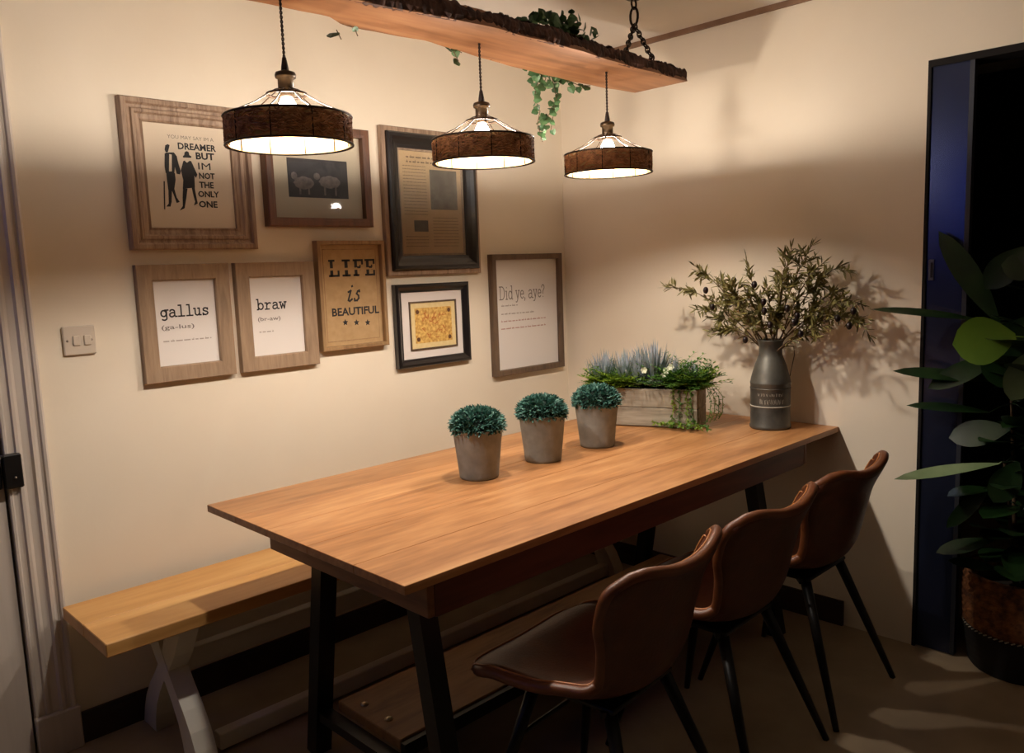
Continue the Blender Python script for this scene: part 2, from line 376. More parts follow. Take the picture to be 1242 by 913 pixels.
for x in LX:
    for s in (-1, 1):
        yt = -.895 + s * .205; yb = -.895 + s * .315
        part(G().beam((x, yt, .645), (x, yb, .0), .048, .052, up=(1,0,0)), 'leg', M['black_metal'], t)
    part(G().beam((x, -.895-.20, .66), (x, -.895+.20, .66), .05, .03), 'top_bar', M['black_metal'], t)
    part(G().beam((x, -.895-.265, .128), (x, -.895+.265, .128), .04, .026), 'cross_bar', M['black_metal'], t)
FR = wood('worn_footrest_oak', srgb(120,82,44), srgb(150,108,60), srgb(168,124,72), 'x', .6)
fb = part(G().box((-1.765, -.955, .142), (-.19, -.66, .172), bev=.003), 'footrest_board', FR, t)
for x in (-1.725, -.235):
    for y in (-.735, -.85):
        part(G().ball((x, y, .1725), .012, 10, 6, (1,1,.6)), 'bolt', M['bolt'], t)
part(G().box((-1.765, -.975, .128), (-.26, -.957, .166)), 'side_rail', M['black_metal'], t)

# ---------------------------------------------------------------- bench
b = thing('bench', 'long light oak bench with off-white crossed legs against the gallery wall', 'bench', (-1.15, -.225, 0))
for i, (a, c) in enumerate(((-.408, -.228), (-.2272, -.045))):
    part(G().box((-2.285, a, .412), (-.03, c, .45), bev=.0025), 'seat_board', M['bench'], b)
def cross_leg(x):
    r = []
    for s in (-1, 1):
        g = G(); pts = []
        for k in range(9):
            u = k / 8; z = .412 - u * .412
            c = Vector((x + s * .0, 0, 0))
            yy = -.226 + s * (.155 * cos(pi * u)) * (1 - .12 * sin(pi*u))
            yy = -.226 + s * ((.110 - .27 * u ** .85) + .022 * sin(2 * pi * u))
            wd = .036 + .012 * abs(2 * u - 1)
            pts.append((yy, z, wd))
        x0, x1 = (x - .03, x + .030) if s > 0 else (x - .028, x + .028)
        vs = []
        for yy, z, wd in pts: vs += [(x0, yy-wd, z), (x1, yy-wd, z), (x1, yy+wd, z), (x0, yy+wd, z)]
        fs = [(3,2,1,0), tuple(32 + k for k in range(4))]
        for k in range(8):
            for q in range(4): p = (q+1) % 4; fs.append((k*4+q, k*4+p, k*4+4+p, k*4+4+q))
        g.add(vs, fs); r.append(g)
    return r
for x in (-2.055, -.17):
    for g in cross_leg(x): part(g, 'leg', M['benchleg'], b)
part(G().box((-2.03, -.245, 0.221), (-.2, -.205, 0.282), bev=.003), 'under_rail', M['benchleg'], b)
part(G().box((-2.0, -.388, .012), (-.2, -.348, .062), bev=.003), 'floor_rail', M['benchleg'], b)

# ---------------------------------------------------------------- chairs
from bisect import bisect
def interp(tab, t):
    for i in range(len(tab)-1):
        if t <= tab[i+1][0]:
            a, b_ = tab[i], tab[i+1]; u = (t - a[0]) / (b_[0] - a[0]); u = u*u*(3-2*u) if len(a) == 2 else u
            return [a[k] + (b_[k]-a[k]) * u for k in range(1, len(a))]
    return list(tab[-1][1:])
PR = [(.0,.228,.430), (.10,.175,.443), (.25,.07,.440), (.38,-.03,.430), (.47,-.105,.430), (.54,-.155,.452), (.61,-.183,.500), (.72,-.203,.585), (.86,-.222,.665), (1.0,-.256,.736)]
def catm(tab, t):
    i = max(0, min(len(tab)-2, bisect([a[0] for a in tab], t) - 1))
    p = [tab[max(0,i-1)], tab[i], tab[i+1], tab[min(len(tab)-1,i+2)]]
    u = (t - p[1][0]) / (p[2][0] - p[1][0]); out = []
    for k in (1, 2):
        a, b_, c, d = (q[k] for q in p)
        out.append(.5*((2*b_)+(-a+c)*u+(2*a-5*b_+4*c-d)*u*u+(-a+3*b_-3*c+d)*u**3))
    return Vector(out)
WT = [(0,.205),(.12,.230),(.30,.228),(.47,.200),(.56,.178),(.66,.188),(.82,.214),(.93,.224),(1.0,.212)]
CT = [(0,.0),(.2,.020),(.45,.045),(.6,.050),(.8,.060),(1.0,.055)]
def chair_pt(u, t):
    """u in -1..1 across, t in 0..1 from seat front to back top"""
    ext = 0.0
    ear = .022*u*u*(1.6 - .6*u*u) - .055*abs(u)**7
    if t > .82: ext = ear * (t-.82)/.18
    if t < .14: ext = -(ear*.8) * (.14-t)/.14
    tt = min(max(t, 0), 1); p = catm(PR, tt); q = (catm(PR, min(1, tt+.01)) - catm(PR, max(0, tt-.01))).normalized()
    p = p + q * ext
    nrm = Vector((q.y, -q.x)) * -1        # towards the sitter
    if nrm.y < 0 and t < .4: nrm = -nrm
    w_ = interp(WT, tt)[0]; c = interp(CT, tt)[0]
    up = Vector((-q.y, q.x)); 
    if up.y < 0 and tt < .45: up = -up
    if tt >= .45 and up.x < 0: up = -up
    p = p + up * c * abs(u)**2.2
    return Vector((u * w_, p.x, p.y))
def make_chair():
    root = thing('dining_chair', '', 'chair')
    nu, nt = 16, 34; g = G(); vs = []; fs = []
    top = [[None]*(nu+1) for _ in range(nt+1)]
    for j in range(nt+1):
        for i in range(nu+1): top[j][i] = chair_pt(-1 + 2*i/nu, j/nt)
    th = .013
    def nor(j, i):
        a = top[min(nt,j+1)][i] - top[max(0,j-1)][i]; c = top[j][min(nu,i+1)] - top[j][max(0,i-1)]
        return c.cross(a).normalized()
    W = nu + 1
    for sgn in (1, -1):
        for j in range(nt+1):
            for i in range(nu+1): vs.append(top[j][i] + nor(j, i) * th * sgn)
    off = (nt+1)*W
    for j in range(nt):
        for i in range(nu):
            a = j*W+i; fs.append((a, a+1, a+W+1, a+W)); fs.append((off+a, off+a+W, off+a+W+1, off+a+1))
    rim = [(0,i) for i in range(nu)] + [(j,nu) for j in range(nt)] + [(nt,i) for i in range(nu,0,-1)] + [(j,0) for j in range(nt,0,-1)]
    K = len(rim)
    for k in range(K):
        a = rim[k][0]*W+rim[k][1]; c = rim[(k+1)%K]; c = c[0]*W+c[1]; fs.append((a, off+a, off+c, c))
    g.add(vs, fs, True); g.obj('shell', M['leather'], root)
    r_ = [top[j][i] for j, i in rim]
    G().tube(r_, .0138, 10, closed=True).obj('rim_roll', M['leather_rim'], root)
    r2 = [top[j][i] - nor(j, i) * .0145 for j, i in rim]
    G().tube(r2, .0028, 5, closed=True).obj('piping', M['leather_trim'], root)
    # stitched seam across the bend
    sm = [chair_pt(-1 + 2*i/nu, .50) for i in range(nu+1)]
    G().tube([p + Vector((0,.004,.0125)) for p in sm], .002, 5).obj('seam', M['leather_trim'], root)
    g = G().box((-.13, -.13, .398), (.13, .12, .410), bev=.003)
    g.beam((-.13,-.115,.396), (.13,.11,.396), .03, .014).beam((.13,-.115,.396), (-.13,.11,.396), .03, .014)
    g.obj('under_frame', M['black_metal'], root)
    for sx in (-1, 1):
        for sy, yt, yb in ((-1, -.11, -.258), (1, .10, .205)):
            a = Vector((sx*.115, yt, .402)); c = Vector((sx*.213, yb, 0))
            G().tube([a, a.lerp(c, .5), c], [.0165, .0135, .009], 10).obj('leg', M['black_metal'], root)
    G().tube([(-.150, .138, .262), (.150, .138, .262)], .006, 6).obj('stretcher', M['black_metal'], root)
    return root
ch = make_chair()
labs = ['tan leather bucket chair at the near left end of the table, nearest the camera',
        'middle tan leather bucket chair of the three along the table',
        'tan leather bucket chair nearest the vase and the right wall']
for k, (x, y, rz) in enumerate(((-1.492, -1.402, .09), (-.985, -1.390, .03), (-.492, -1.387, .0))):
    c = ch if k == 0 else copy_tree(ch)
    c.location = (x, y, 0); c.rotation_euler.z = rz; c['label'] = labs[k]; c['group'] = 'leather chairs along the near side of the table'

# ---------------------------------------------------------------- live edge shelf beam
far = [(-2.75,-.80),(-2.4,-.835),(-1.971,-.827),(-1.892,-.83),(-1.80,-.834),(-1.763,-.832),(-1.703,-.798),(-1.639,-.793),(-1.447,-.81),(-1.30,-.785),(-1.139,-.757),(-.93,-.735),(-.718,-.722),(-.56,-.722),(-.408,-.738)]
near = [(-2.75,-.955),(-2.4,-.97),(-2.1,-.985),(-1.78,-.977),(-1.629,-.990),(-1.488,-1.006),(-1.36,-1.012),(-1.249,-1.004),(-1.14,-1.006),(-1.042,-1.000),(-.9,-.985),(-.764,-.972),(-.6,-.968),(-.433,-.958)]
def lin(tab, x):
    for i in range(len(tab)-1):
        if x <= tab[i+1][0]: a, c = tab[i], tab[i+1]; return a[1] + (c[1]-a[1]) * (x-a[0])/(c[0]-a[0])
    return tab[-1][1]
bm = thing('hanging_wood_slab', 'live-edge wooden slab with bark edge hanging from chains over the table', 'beam', (-1.5, -.87, 2.0))
BZ = 2.0; xs = [-2.75 + (2.75-.415) * i / 90 for i in range(91)]
rnd = random.Random(3); g = G(); vs = []; fs = []
thk = [.034 + .010 * sin(x*7) * .4 + .006 * sin(x*17+1) for x in xs]
for i, x in enumerate(xs):
    sh = -.02 * (1 if i == 90 else 0)
    yf = lin(far, x) + .002*sin(x*40); yn = lin(near, x) + .002*sin(x*33)
    hgt = thk[i]
    vs += [(x, yf, BZ), (x+sh*0, yn, BZ), (x, yn+.010, BZ+hgt), (x, yf-.010, BZ+hgt)]
for i in range(90):
    for q in range(4): p = (q+1) % 4; a = i*4; fs.append((a+q, a+4+q, a+4+p, a+p))
fs += [(0,1,2,3), (363,362,361,360)]
g.add(vs, fs); part(g, 'slab', M['slab'], bm)
for name, tab, off, rad in (('near', near, .008, .017), ('far', far, -.006, .011)):
    g = G(); pts = []; nn = 260; k = 9; vs = []; fs = []
    for i in range(nn):
        x = -2.75 + (2.75-.42) * i/(nn-1); y = lin(tab, x)
        z = BZ + .021 if name == 'near' else BZ + .018
        rr = rad * (.85 + .35*sin(x*23)*sin(x*9+2) + .35*rnd.random())
        if x < -1.42 and name == 'near': rr *= 1.25
        for q in range(k):
            a = 2*pi*q/k; e = rr * (1 + .45*(rnd.random()-.5))
            vs.append((x, y + off*1.0 + e*.62*cos(a), max(BZ-.001, z + e*1.15*sin(a))))
    for i in range(nn-1):
        for q in range(k): p = (q+1) % k; fs.append((i*k+q, i*k+p, (i+1)*k+p, (i+1)*k+q))
    fs += [tuple(range(k-1,-1,-1)), tuple((nn-1)*k+q for q in range(k))]
    g.add(vs, fs); part(g, 'bark', M['bark'], bm)
# bark skin on the top face
g = G(); vs = []; fs = []
for i in range(131):
    x = -2.75 + (2.75-.43) * i/130
    for q in range(7):
        y = lin(near, x)+.012 + (lin(far, x)-lin(near, x)-.024) * q/6
        vs.append((x, y, BZ+.038+.012*rnd.random()))
for i in range(130):
    for q in range(6): a = i*7+q; fs.append((a, a+7, a+8, a+1))
g.add(vs, fs); part(g, 'bark_top', M['bark'], bm)

# hanging chain
hk = thing('hanging_chain', 'dark iron chain in an inverted V holding the right end of the slab', 'chain', (-.50, -.80, H))
def ringlink(c, axis, up, L_, W_, r, n=14):
    c = Vector(c); axis = Vector(axis).normalized(); up = Vector(up).normalized(); pts = []
    for k in range(n):
        a = 2*pi*k/n; pts.append(c + up * cos(a) * L_/2 + axis * sin(a) * W_/2)
    return G().tube(pts, r, 6, closed=True)
part(G().lathe([(.0,-.014),(.022,-.014),(.034,-.006),(.036,0),(0,0)], 20, (-.50,-.80,H)), 'ceiling_plate', M['chain'], hk)
part(ringlink((-.50,-.80,H-.028), (1,0,0), (0,0,1), .034, .026, .004), 'hook_ring', M['chain'], hk)
part(ringlink((-.50,-.80,H-.070), (0,1,0), (0,0,1), .062, .032, .0045), 'link', M['chain'], hk)
top = Vector((-.50, -.80, H-.098))
for s, end in ((0, Vector((-.715, -.92, 2.046))), (1, Vector((-.605, -.952, 2.046)))):
    d = end - top; n = 9; u = d.normalized(); a = Vector((1,0,0)); a = (a - u*a.dot(u)).normalized(); c2 = u.cross(a)
    for k in range(n):
        c = top + d * ((k+.5)/n); part(ringlink(c, a if k % 2 else c2, u, d.length/n*1.42, .017, .0027, 12), 'link', M['chain'], hk)
    part(G().tube([end + Vector((0,0,.012)), end + Vector((0,.008,0)), end + Vector((0,0,-.012))], .004, 6), 'staple', M['chain'], hk)

# ---------------------------------------------------------------- pendants
SZ0, SZ1, SR = 1.678, 1.741, .142
def make_pendant():
    root = thing('pendant_lamp', '', 'lamp')
    z0, z1 = SZ0 - 2.0, SZ1 - 2.0          # measured from the slab's underside
    sh = G().lathe([(SR-.006, z0), (SR-.006, z1)], 48)
    sh.f = sh.f[:48]; sh.sm = sh.sm[:48]
    so = sh.obj('liner', M['liner'], root)
    md = so.modifiers.new('thickness', 'SOLIDIFY'); md.thickness = .0015; md.offset = -1
    r = random.Random(11); g = G()
    for k in range(300):
        a0 = r.uniform(0, 2*pi); da = r.uniform(.2, .9) * r.choice((-1, 1)); za, zb = r.uniform(z0, z1), r.uniform(z0, z1)
        pts = []
        for q in range(7):
            u = q/6; a = a0 + da*u; z = za + (zb-za)*u + .006*sin(u*9+k); z = min(z1-.002, max(z0+.002, z)); rr = SR - .0015 + .0022*sin(u*11+k)
            pts.append((rr*cos(a), rr*sin(a), z))
        g.tube(pts, .0019, 4, cap=False)
    w_ = g.obj('rattan_shade', M['rattan'], root); w_['kind'] = 'stuff'
    circ = lambda rr, z, n=40: [(rr*cos(2*pi*k/n), rr*sin(2*pi*k/n), z) for k in range(n)]
    G().tube(circ(SR+.001, z0), .0026, 6, closed=True).obj('bottom_ring', M['wire'], root)
    G().tube(circ(SR+.001, z1), .0026, 6, closed=True).obj('top_ring', M['wire'], root)
    zc = z1 + .051
    G().tube(circ(.044, zc, 24), .003, 6, closed=True).obj('collar_ring', M['wire'], root)
    for k in range(10):
        a = 2*pi*k/10 + .15; g = G()
        e = Vector((cos(a), sin(a), 0))
        g.tube([e*.017 + Vector((0,0,zc+.012)), e*.030 + Vector((0,0,zc+.008)), e*.044 + Vector((0,0,zc)), e*(SR*.62) + Vector((0,0,z1+.024)), e*SR + Vector((0,0,z1)), e*(SR+.001) + Vector((0,0,z0))], .0015, 5)
        g.tube([e*(SR-.010) + Vector((0,0,z1)), e*(SR-.010) + Vector((0,0,z0))], .0012, 5)
        g.obj('wire', M['wire'], root)
    zs = zc + .006
    G().lathe([(.0,zs-.012),(.017,zs-.012),(.018,zs),(.018,zs+.028),(.023,zs+.030),(.024,zs+.036),(.022,zs+.042),(.010,zs+.046),(0,zs+.046)], 20).obj('socket', M['socket'], root)
    G().lathe([(.009,zs+.045),(.008,zs+.055),(.0045,zs+.075),(0,zs+.076)], 12).obj('strain_relief', M['cord'], root)
    g = G(); zt = zs + .07
    for ph in (0, pi):
        g.tube([(.0019*cos(z*330+ph), .0019*sin(z*330+ph), z) for z in [zt + (0 - zt) * i/60 for i in range(61)]], .0018, 5)
    g.obj('cord', M['cord'], root)
    zb = z0 + .076
    G().lathe([(0,zb-.034),(.012,zb-.030),(.020,zb-.018),(.0240,zb-.004)], 16).obj('bulb', M['bulb'], root)
    G().lathe([(.0238,zb-.0038),(.0225,zb+.010),(.016,zb+.024),(.012,zb+.032),(.0115,zb+.036)], 16).obj('bulb_neck', M['bulb_neck'], root)
    G().lathe([(.0130,zb+.032),(.0130,zs-.002)], 14).obj('bulb_cap', M['socket'], root)
    return root
pd = make_pendant()
for k, (x, lab) in enumerate(((-1.921, 'largest looking rattan drum pendant lamp, in front of the two top-left frames'),
                              (-1.316, 'middle rattan drum pendant lamp, overlapping the tall black frame'),
                              (-.760, 'rattan drum pendant lamp nearest the right wall and hanging chain'))):
    c = pd if k == 0 else copy_tree(pd)
    c.location = (x, -.88, 2.0); c.rotation_euler.z = k * .2; c['label'] = lab; c['group'] = 'rattan pendant lamps under the slab'

# ---------------------------------------------------------------- ivy on the slab
def ivy_leaf(c, d, size, nrm, rr):
    """three lobed leaf"""
    c = Vector(c); d = Vector(d).normalized(); n = Vector(nrm); n = (n - d*n.dot(d)); n = n.normalized() if n.length > 1e-3 else d.orthogonal().normalized()
    s = d.cross(n)
    out = [(0,0),(.40,-.06),(.54,.32),(.38,.62),(.0,.98),(-.38,.62),(-.54,.32),(-.40,-.06)]
    vs = [c + d*.33*size + n*.06*size] + [c + s*a*size + d*b_*size + n*(-.05*size*abs(a)*2) for a, b_ in out]
    return G().add(vs, [(0,i+1,(i+1) % 8 + 1) for i in range(8)], False)
iv = thing('ivy_garland', 'trailing artificial ivy lying on the slab and hanging behind it', 'plant', (-1.0, -.75, 2.04))
r = random.Random(5)
def strand(pts, step=.018, size=.026, name='vine', spread=.010):
    P = [Vector(p) for p in pts]
    part(G().tube(P, .0014, 5), name, M['twig'], iv)
    L_ = 0; nx = 0
    for i in range(len(P)-1):
        a, c = P[i], P[i+1]; seg = (c-a).length
        while nx < L_ + seg:
            p = a.lerp(c, (nx-L_)/seg) + Vector((r.uniform(-spread,spread), r.uniform(-spread,spread), r.uniform(-spread,spread)))
            d = Vector((r.uniform(-1,1), r.uniform(-.6,.6), r.uniform(-1.1,.1)))
            part(ivy_leaf(p, d, size*r.uniform(.7,1.15), (-.7+r.uniform(-.4,.4), -.7, r.uniform(-.2,.5)), r), 'leaf', M['ivy'], iv)
            nx += step * r.uniform(.6, 1.4)
        L_ += seg
yb = -.715
for pts, st in (([(649,84),(652,100),(648,118),(655,135),(652,150),(658,172)], .016), ([(668,88),(672,105),(675,120),(668,135),(660,150),(662,160)], .016), ([(655,85),(662,95),(657,108)], .012),
            ([(640,84),(670,86),(690,98),(703,104),(716,104)], .020), ([(690,96),(694,110)], .03), ([(676,112),(671,140),(668,158)], .02)):
    strand([on_y(a, c, yb + .01*r.uniform(-1,1)) for a, c in pts], st)
strand([on_y(a, c, -.775) for a, c in ((546,50),(550,62),(556,74))], .016, .024); strand([on_y(a, c, -.775) for a, c in ((545,55),(560,64))], .016, .022)
strand([on_y(a, c, -.80) for a, c in ((408,36),(414,48))], .026, .030); strand([on_y(a, c, -.80) for a, c in ((430,34),(434,44))], .024, .026)
# clump on the top of the slab
for k in range(90):
    u = r.random(); x = -1.21 + .30*u; hh = .062 * (1 - abs(u-.62)*1.2)
    p = Vector((x, -.955 + r.uniform(-.03,.05), 2.052 + r.random()*hh))
    d = Vector((r.uniform(-1,1), r.uniform(-1,.6), r.uniform(-.5,1)))
    part(ivy_leaf(p, d, .026*r.uniform(.7,1.2), (r.uniform(-1,.3), -1, r.uniform(-.5,.8)), r), 'leaf', M['ivy'], iv)
strand([(-1.4,-.93,2.056),(-1.2,-.95,2.058),(-1.0,-.95,2.058),(-.85,-.88,2.058),(-.80,-.80,2.058),(-.86,-.718,2.045)], .03, .024)

# ---------------------------------------------------------------- pictures
def rect_frame(x0, x1, z0, z1, profile, y=0.0):
    """profile: list of (inset, depth) from outside in; mitred ring, depth measured out of the wall"""
    g = G(); vs = []; fs = []
    for ins, dep in profile:
        vs += [(x0+ins, y-dep, z0+ins), (x1-ins, y-dep, z0+ins), (x1-ins, y-dep, z1-ins), (x0+ins, y-dep, z1-ins)]
    for k in range(len(profile)-1):
        for q in range(4): p = (q+1) % 4; fs.append((k*4+q, k*4+p, k*4+4+p, k*4+4+q))
    return g.add(vs, fs)
def flat(x0, x1, z0, z1, dep): return G().box((x0, -dep, z0), (x1, -dep+.002, z1))
FD = -.02
def strokes(polys, wd, dep):
    g = G(); k = 0
    for pl_ in polys:
        for i in range(len(pl_)-1):
            a = Vector((pl_[i][0], 0, pl_[i][1])); c = Vector((pl_[i+1][0], 0, pl_[i+1][1])); d = c - a
            if d.length < 1e-6: continue
            d.normalize(); n_ = Vector((-d.z, 0, d.x)) * wd/2; a = a - d*wd*.42; c = c + d*wd*.42
            k += 1; y = Vector((0, -dep - .00001*(k % 7), 0))
            g.add([a-n_+y, c-n_+y, c+n_+y, a+n_+y], [(0,1,2,3)])
    return g
def arc(cx, cy, rx, ry, a0, a1, n=10): return [(cx+rx*cos(radians(a0+(a1-a0)*i/n)), cy+ry*sin(radians(a0+(a1-a0)*i/n))) for i in range(n+1)]
TW = {
 'g': [arc(.29,.32,.22,.25,0,360,14), [(.40,.60),(.53,.60),(.53,-.08)], arc(.32,-.08,.21,.16,0,-140,8), [(.53,.60),(.68,.60)]],
 'a': [[(.12,.50)]+arc(.30,.44,.20,.16,130,0,7)+[(.50,.10),(.56,.02),(.68,.02)], [(.50,.34),(.30,.36)]+arc(.26,.17,.18,.16,110,290,9)+[(.50,.12)]],
 'l': [[(.14,.95),(.35,.95),(.35,.02)], [(.10,.02),(.62,.02)]],
 'u': [[(.02,.60),(.14,.60),(.14,.20)]+arc(.31,.20,.17,.18,180,300,6)+[(.50,.15)], [(.38,.60),(.51,.60),(.51,.02),(.64,.02)]],
 's': [[(.52,.58),(.52,.46)], [(.52,.50),(.40,.59),(.24,.59),(.14,.50),(.16,.39),(.30,.33),(.46,.28),(.54,.17),(.48,.06),(.34,.01),(.20,.03),(.11,.12)], [(.11,.0),(.11,.16)]],
 'b': [[(.0,.95),(.13,.95),(.13,.02),(.02,.02)], arc(.36,.31,.23,.28,0,360,14)],
 'r': [[(.06,.60),(.22,.60),(.22,.02)], [(.06,.02),(.44,.02)], [(.22,.38),(.34,.54),(.46,.60),(.60,.56)]],
 'w': [[(.0,.60),(.20,.60)], [(.48,.60),(.68,.60)], [(.08,.60),(.20,.02),(.34,.46),(.48,.02),(.60,.60)]],
 'D': [[(.0,.92),(.35,.92)]+arc(.32,.47,.34,.45,70,-90,10)+[(.0,.02)], [(.12,.92),(.12,.02)]],
 'i': [[(.0,.60),(.12,.60),(.12,.02)], [(.0,.02),(.24,.02)], [(.12,.84),(.12,.86)]],
 'd': [arc(.24,.31,.22,.28,0,360,14), [(.34,.95),(.46,.95),(.46,.02),(.56,.02)]],
 'y': [[(.0,.60),(.16,.60)], [(.36,.60),(.52,.60)], [(.07,.60),(.26,.04)], [(.46,.60),(.22,-.12),(.12,-.22),(.02,-.20)]],
 'e': [[(.06,.33),(.48,.33)]+arc(.27,.31,.21,.28,5,320,14)],
 ',': [[(.06,.06),(.09,-.02),(.03,-.14)]],
 '?': [[(.04,.74)]+arc(.22,.74,.18,.18,170,-60,9)+[(.20,.42),(.20,.28)], [(.20,.04),(.20,.06)]],
}
def type_line(word, x, z, h, adv, wd, dep, sc=1.0):
    out = []
    for c_ in word:
        if c_ != ' ':
            for s_ in TW[c_]: out.append([(x + p[0]*h*sc, z + p[1]*h) for p in s_])
        a = adv if not isinstance(adv, dict) else adv.get(c_, .6)
        x += a * h * sc
    return strokes(out, wd, dep)
def small_text(body, x0, x1, z, h, dep, m, parent, bold=0.0, name='lettering'):
    cu = bpy.data.curves.new('text', 'FONT'); cu.body = body; cu.size = 1; cu.offset = bold; cu.resolution_u = 2
    o = bpy.data.objects.new('t', cu); me = bpy.data.meshes.new_from_object(o)
    xs_ = [v.co.x for v in me.vertices]; ys_ = [v.co.y for v in me.vertices]
    a, b_ = min(xs_), max(xs_); c_, d_ = min(ys_), max(ys_)
    for v in me.vertices:
        v.co = Vector((x0 + (v.co.x-a)/(b_-a)*(x1-x0), -dep, z + (v.co.y-c_)/(d_-c_)*h))
    bpy.data.objects.remove(o); me.name = name; me.materials.clear(); me.materials.append(m)
    q = bpy.data.objects.new(name, me); COL.objects.link(q); q.parent = parent
    q.matrix_basis = Matrix.Translation(-parent.location); return q
def ticks(x0, x1, z, h, dep, r, gap=.2):
    g = G(); x = x0
    while x < x1:
        wv = r.uniform(h*.8, h*3.2); e = min(x1, x + wv)
        y = -dep; g.add([(x,y,z),(e,y,z),(e,y,z+h*.55),(x,y,z+h*.55)], [(0,1,2,3)])
        if r.random() < .5: xx = r.uniform(x, e-h*.2); g.add([(xx,y,z),(xx+h*.25,y,z),(xx+h*.25,y,z+h),(xx,y,z+h)], [(0,1,2,3)])
        x = e + h*.6
    return g
def picture(label, x0, x1, z0, z1): return thing('picture_frame', label, 'picture', ((x0+x1)/2, 0, z0))
r = random.Random(21)

# 1 wide moulded grey-brown frame, walking figures print
x0, x1, z0, z1 = -1.984, -1.573, 1.477, 1.931
f = picture('wide limed grey-brown frame with two black figures and lettering, top left', x0, x1, z0, z1)
part(rect_frame(x0, x1, z0, z1, [(0,0),(0,.024),(.004,.030),(.016,.030),(.022,.022),(.030,.020),(.034,.026),(.042,.026),(.047,.018),(.060,.015),(.066,.019),(.069,.010)]), 'frame', M['f_grey'], f)
pr = part(flat(x0+.066, x1-.066, z0+.058, z1-.058, .011), 'print', M['paper_cream'], f)
def P1(u, v):
    p = on_y(180+u/7.61, 150+v/7.61, -.012); return (p.x, p.z)
def poly(pts, dep): return G().add([(p[0], -dep, p[1]) for p in pts], [tuple(range(len(pts)))])
fig = G(); 
def ap(pts, dep=.0118):
    q = [P1(*p) for p in pts]; fig.add([(p[0], -dep, p[1]) for p in q], [tuple(range(len(q)))])
ap([(150,275),(165,265),(235,265),(262,300),(275,360),(300,440),(292,468),(262,462),(245,400),(240,455),(160,455),(150,400)])
ap([(165,455),(245,455),(252,520),(240,600),(262,680),(290,722),(262,732),(235,660),(218,620),(215,720),(205,765),(165,765),(188,735),(185,620),(172,520)])
ap([(150,240),(155,200),(175,188),(196,196),(190,225),(180,262),(160,262)])
ap([(140,530),(152,530),(156,790),(146,790)])
ap([(322,345),(345,335),(395,345),(420,400),(452,470),(440,500),(425,480),(430,590),(318,600),(322,520),(300,430)])
ap([(320,598),(362,598),(350,690),(335,780),(290,802),(300,785),(318,760),(316,680)])
ap([(400,592),(428,590),(440,660),(456,735),(420,755),(432,720),(415,660)])
ap([(318,300),(330,290),(335,262),(352,252),(372,262),(378,290),(398,302),(395,315),(320,312)])
fo = part(fig, 'walking_figures', M['ink'], f)
fig = G(); ap([(192,280),(215,285),(216,440),(190,440)], .0122); ap([(338,318),(372,318),(376,345),(356,360),(338,345)], .0122); ap([(196,200),(220,205),(226,240),(205,262),(190,240)], .0122)
part(fig, 'pale_shirt_and_faces', M['paper_cream'], f)
for body, u0, u1, v, hh, m, bo in (('YOU MAY SAY IM A',175,600,150,34,'ink_grey',0),('DREAMER',275,625,248,62,'ink',.030),('BUT',440,610,335,66,'ink',.035),('IM',462,575,425,62,'ink',.0),('NOT',470,615,512,58,'ink',.030),('THE',472,605,595,58,'ink',.030),('ONLY',462,655,680,58,'ink',.030),('ONE',470,640,775,62,'ink',.030)):
    a = P1(u0, v); c = P1(u1, v); d = P1(u0, v-hh)
    small_text(body, a[0], c[0], (a[1]+c[1])/2, d[1]-a[1], .0119, M[m], f, bo)

# 2 red-brown frame with the sheep photograph
x0, x1, z0, z1 = -1.530, -1.104, 1.553, 1.905
f = picture('red-brown frame with a dark photo of two sheep, behind the nearest pendant', x0, x1, z0, z1)
part(rect_frame(x0, x1, z0, z1, [(0,0),(0,.032),(.004,.036),(.020,.036),(.026,.034),(.030,.033),(.031,.010)]), 'frame', M['f_brown'], f)
part(flat(x0+.030, x1-.030, z0+.030, z1-.030, .010), 'mount', M['mat_cream'], f)
ph = part(flat(-1.436, -1.193, 1.655, 1.789, .0112), 'photograph', M['photo'], f)
g = G()
for cx, cz, sx, sz in ((-1.375,1.705,.040,.022),(-1.412,1.728,.012,.013),(-1.270,1.712,.044,.022),(-1.322,1.730,.013,.012)):
    g.add([(cx + sx*cos(2*pi*k/22)*(1+.06*sin(k*3)), -.0122, cz + sz*sin(2*pi*k/22)*(1+.08*cos(k*4))) for k in range(22)], [tuple(range(22))])
for lx in (-1.395,-1.36,-1.295,-1.25): g.add([(lx,-.0118,1.665),(lx+.007,-.0118,1.665),(lx+.007,-.0118,1.70),(lx,-.0118,1.70)], [(0,1,2,3)])
part(g, 'sheep_image', M['sheep'], f)
part(G().add([(x0+.0305,-.0240,z0+.0305),(x1-.0305,-.0325,z0+.0305),(x1-.0305,-.0210,z1-.0305),(x0+.0305,-.0125,z1-.0305)], [(0,1,2,3)]), 'glass', M['glass'], f)

# 3 large black frame with old newspaper
x0, x1, z0, z1 = -1.042, -.558, 1.368, 1.934
f = picture('large deep black frame holding an old newspaper page, behind middle pendant', x0, x1, z0, z1)
part(rect_frame(x0, x1, z0, z1, [(0,0),(0,.020),(.003,.023),(.018,.023),(.021,.021)]), 'outer_edge', M['f_grey'], f)
part(rect_frame(x0+.020, x1-.020, z0+.020, z1-.020, [(0,.015),(0,.034),(.006,.040),(.018,.040),(.030,.030),(.044,.022),(.056,.020),(.058,.012)]), 'frame', M['f_black'], f)
part(rect_frame(x0+.076, x1-.076, z0+.076, z1-.076, [(0,.010),(0,.016),(.008,.016),(.009,.010)]), 'slip', M['f_grey'], f)
nx0, nx1, nz0, nz1 = x0+.083, x1-.083, z0+.083, z1-.083
part(flat(nx0, nx1, nz0, nz1, .0105), 'newspaper', M['news'], f)
def UV(u, v): return nx0 + u*(nx1-nx0), nz0 + v*(nz1-nz0)
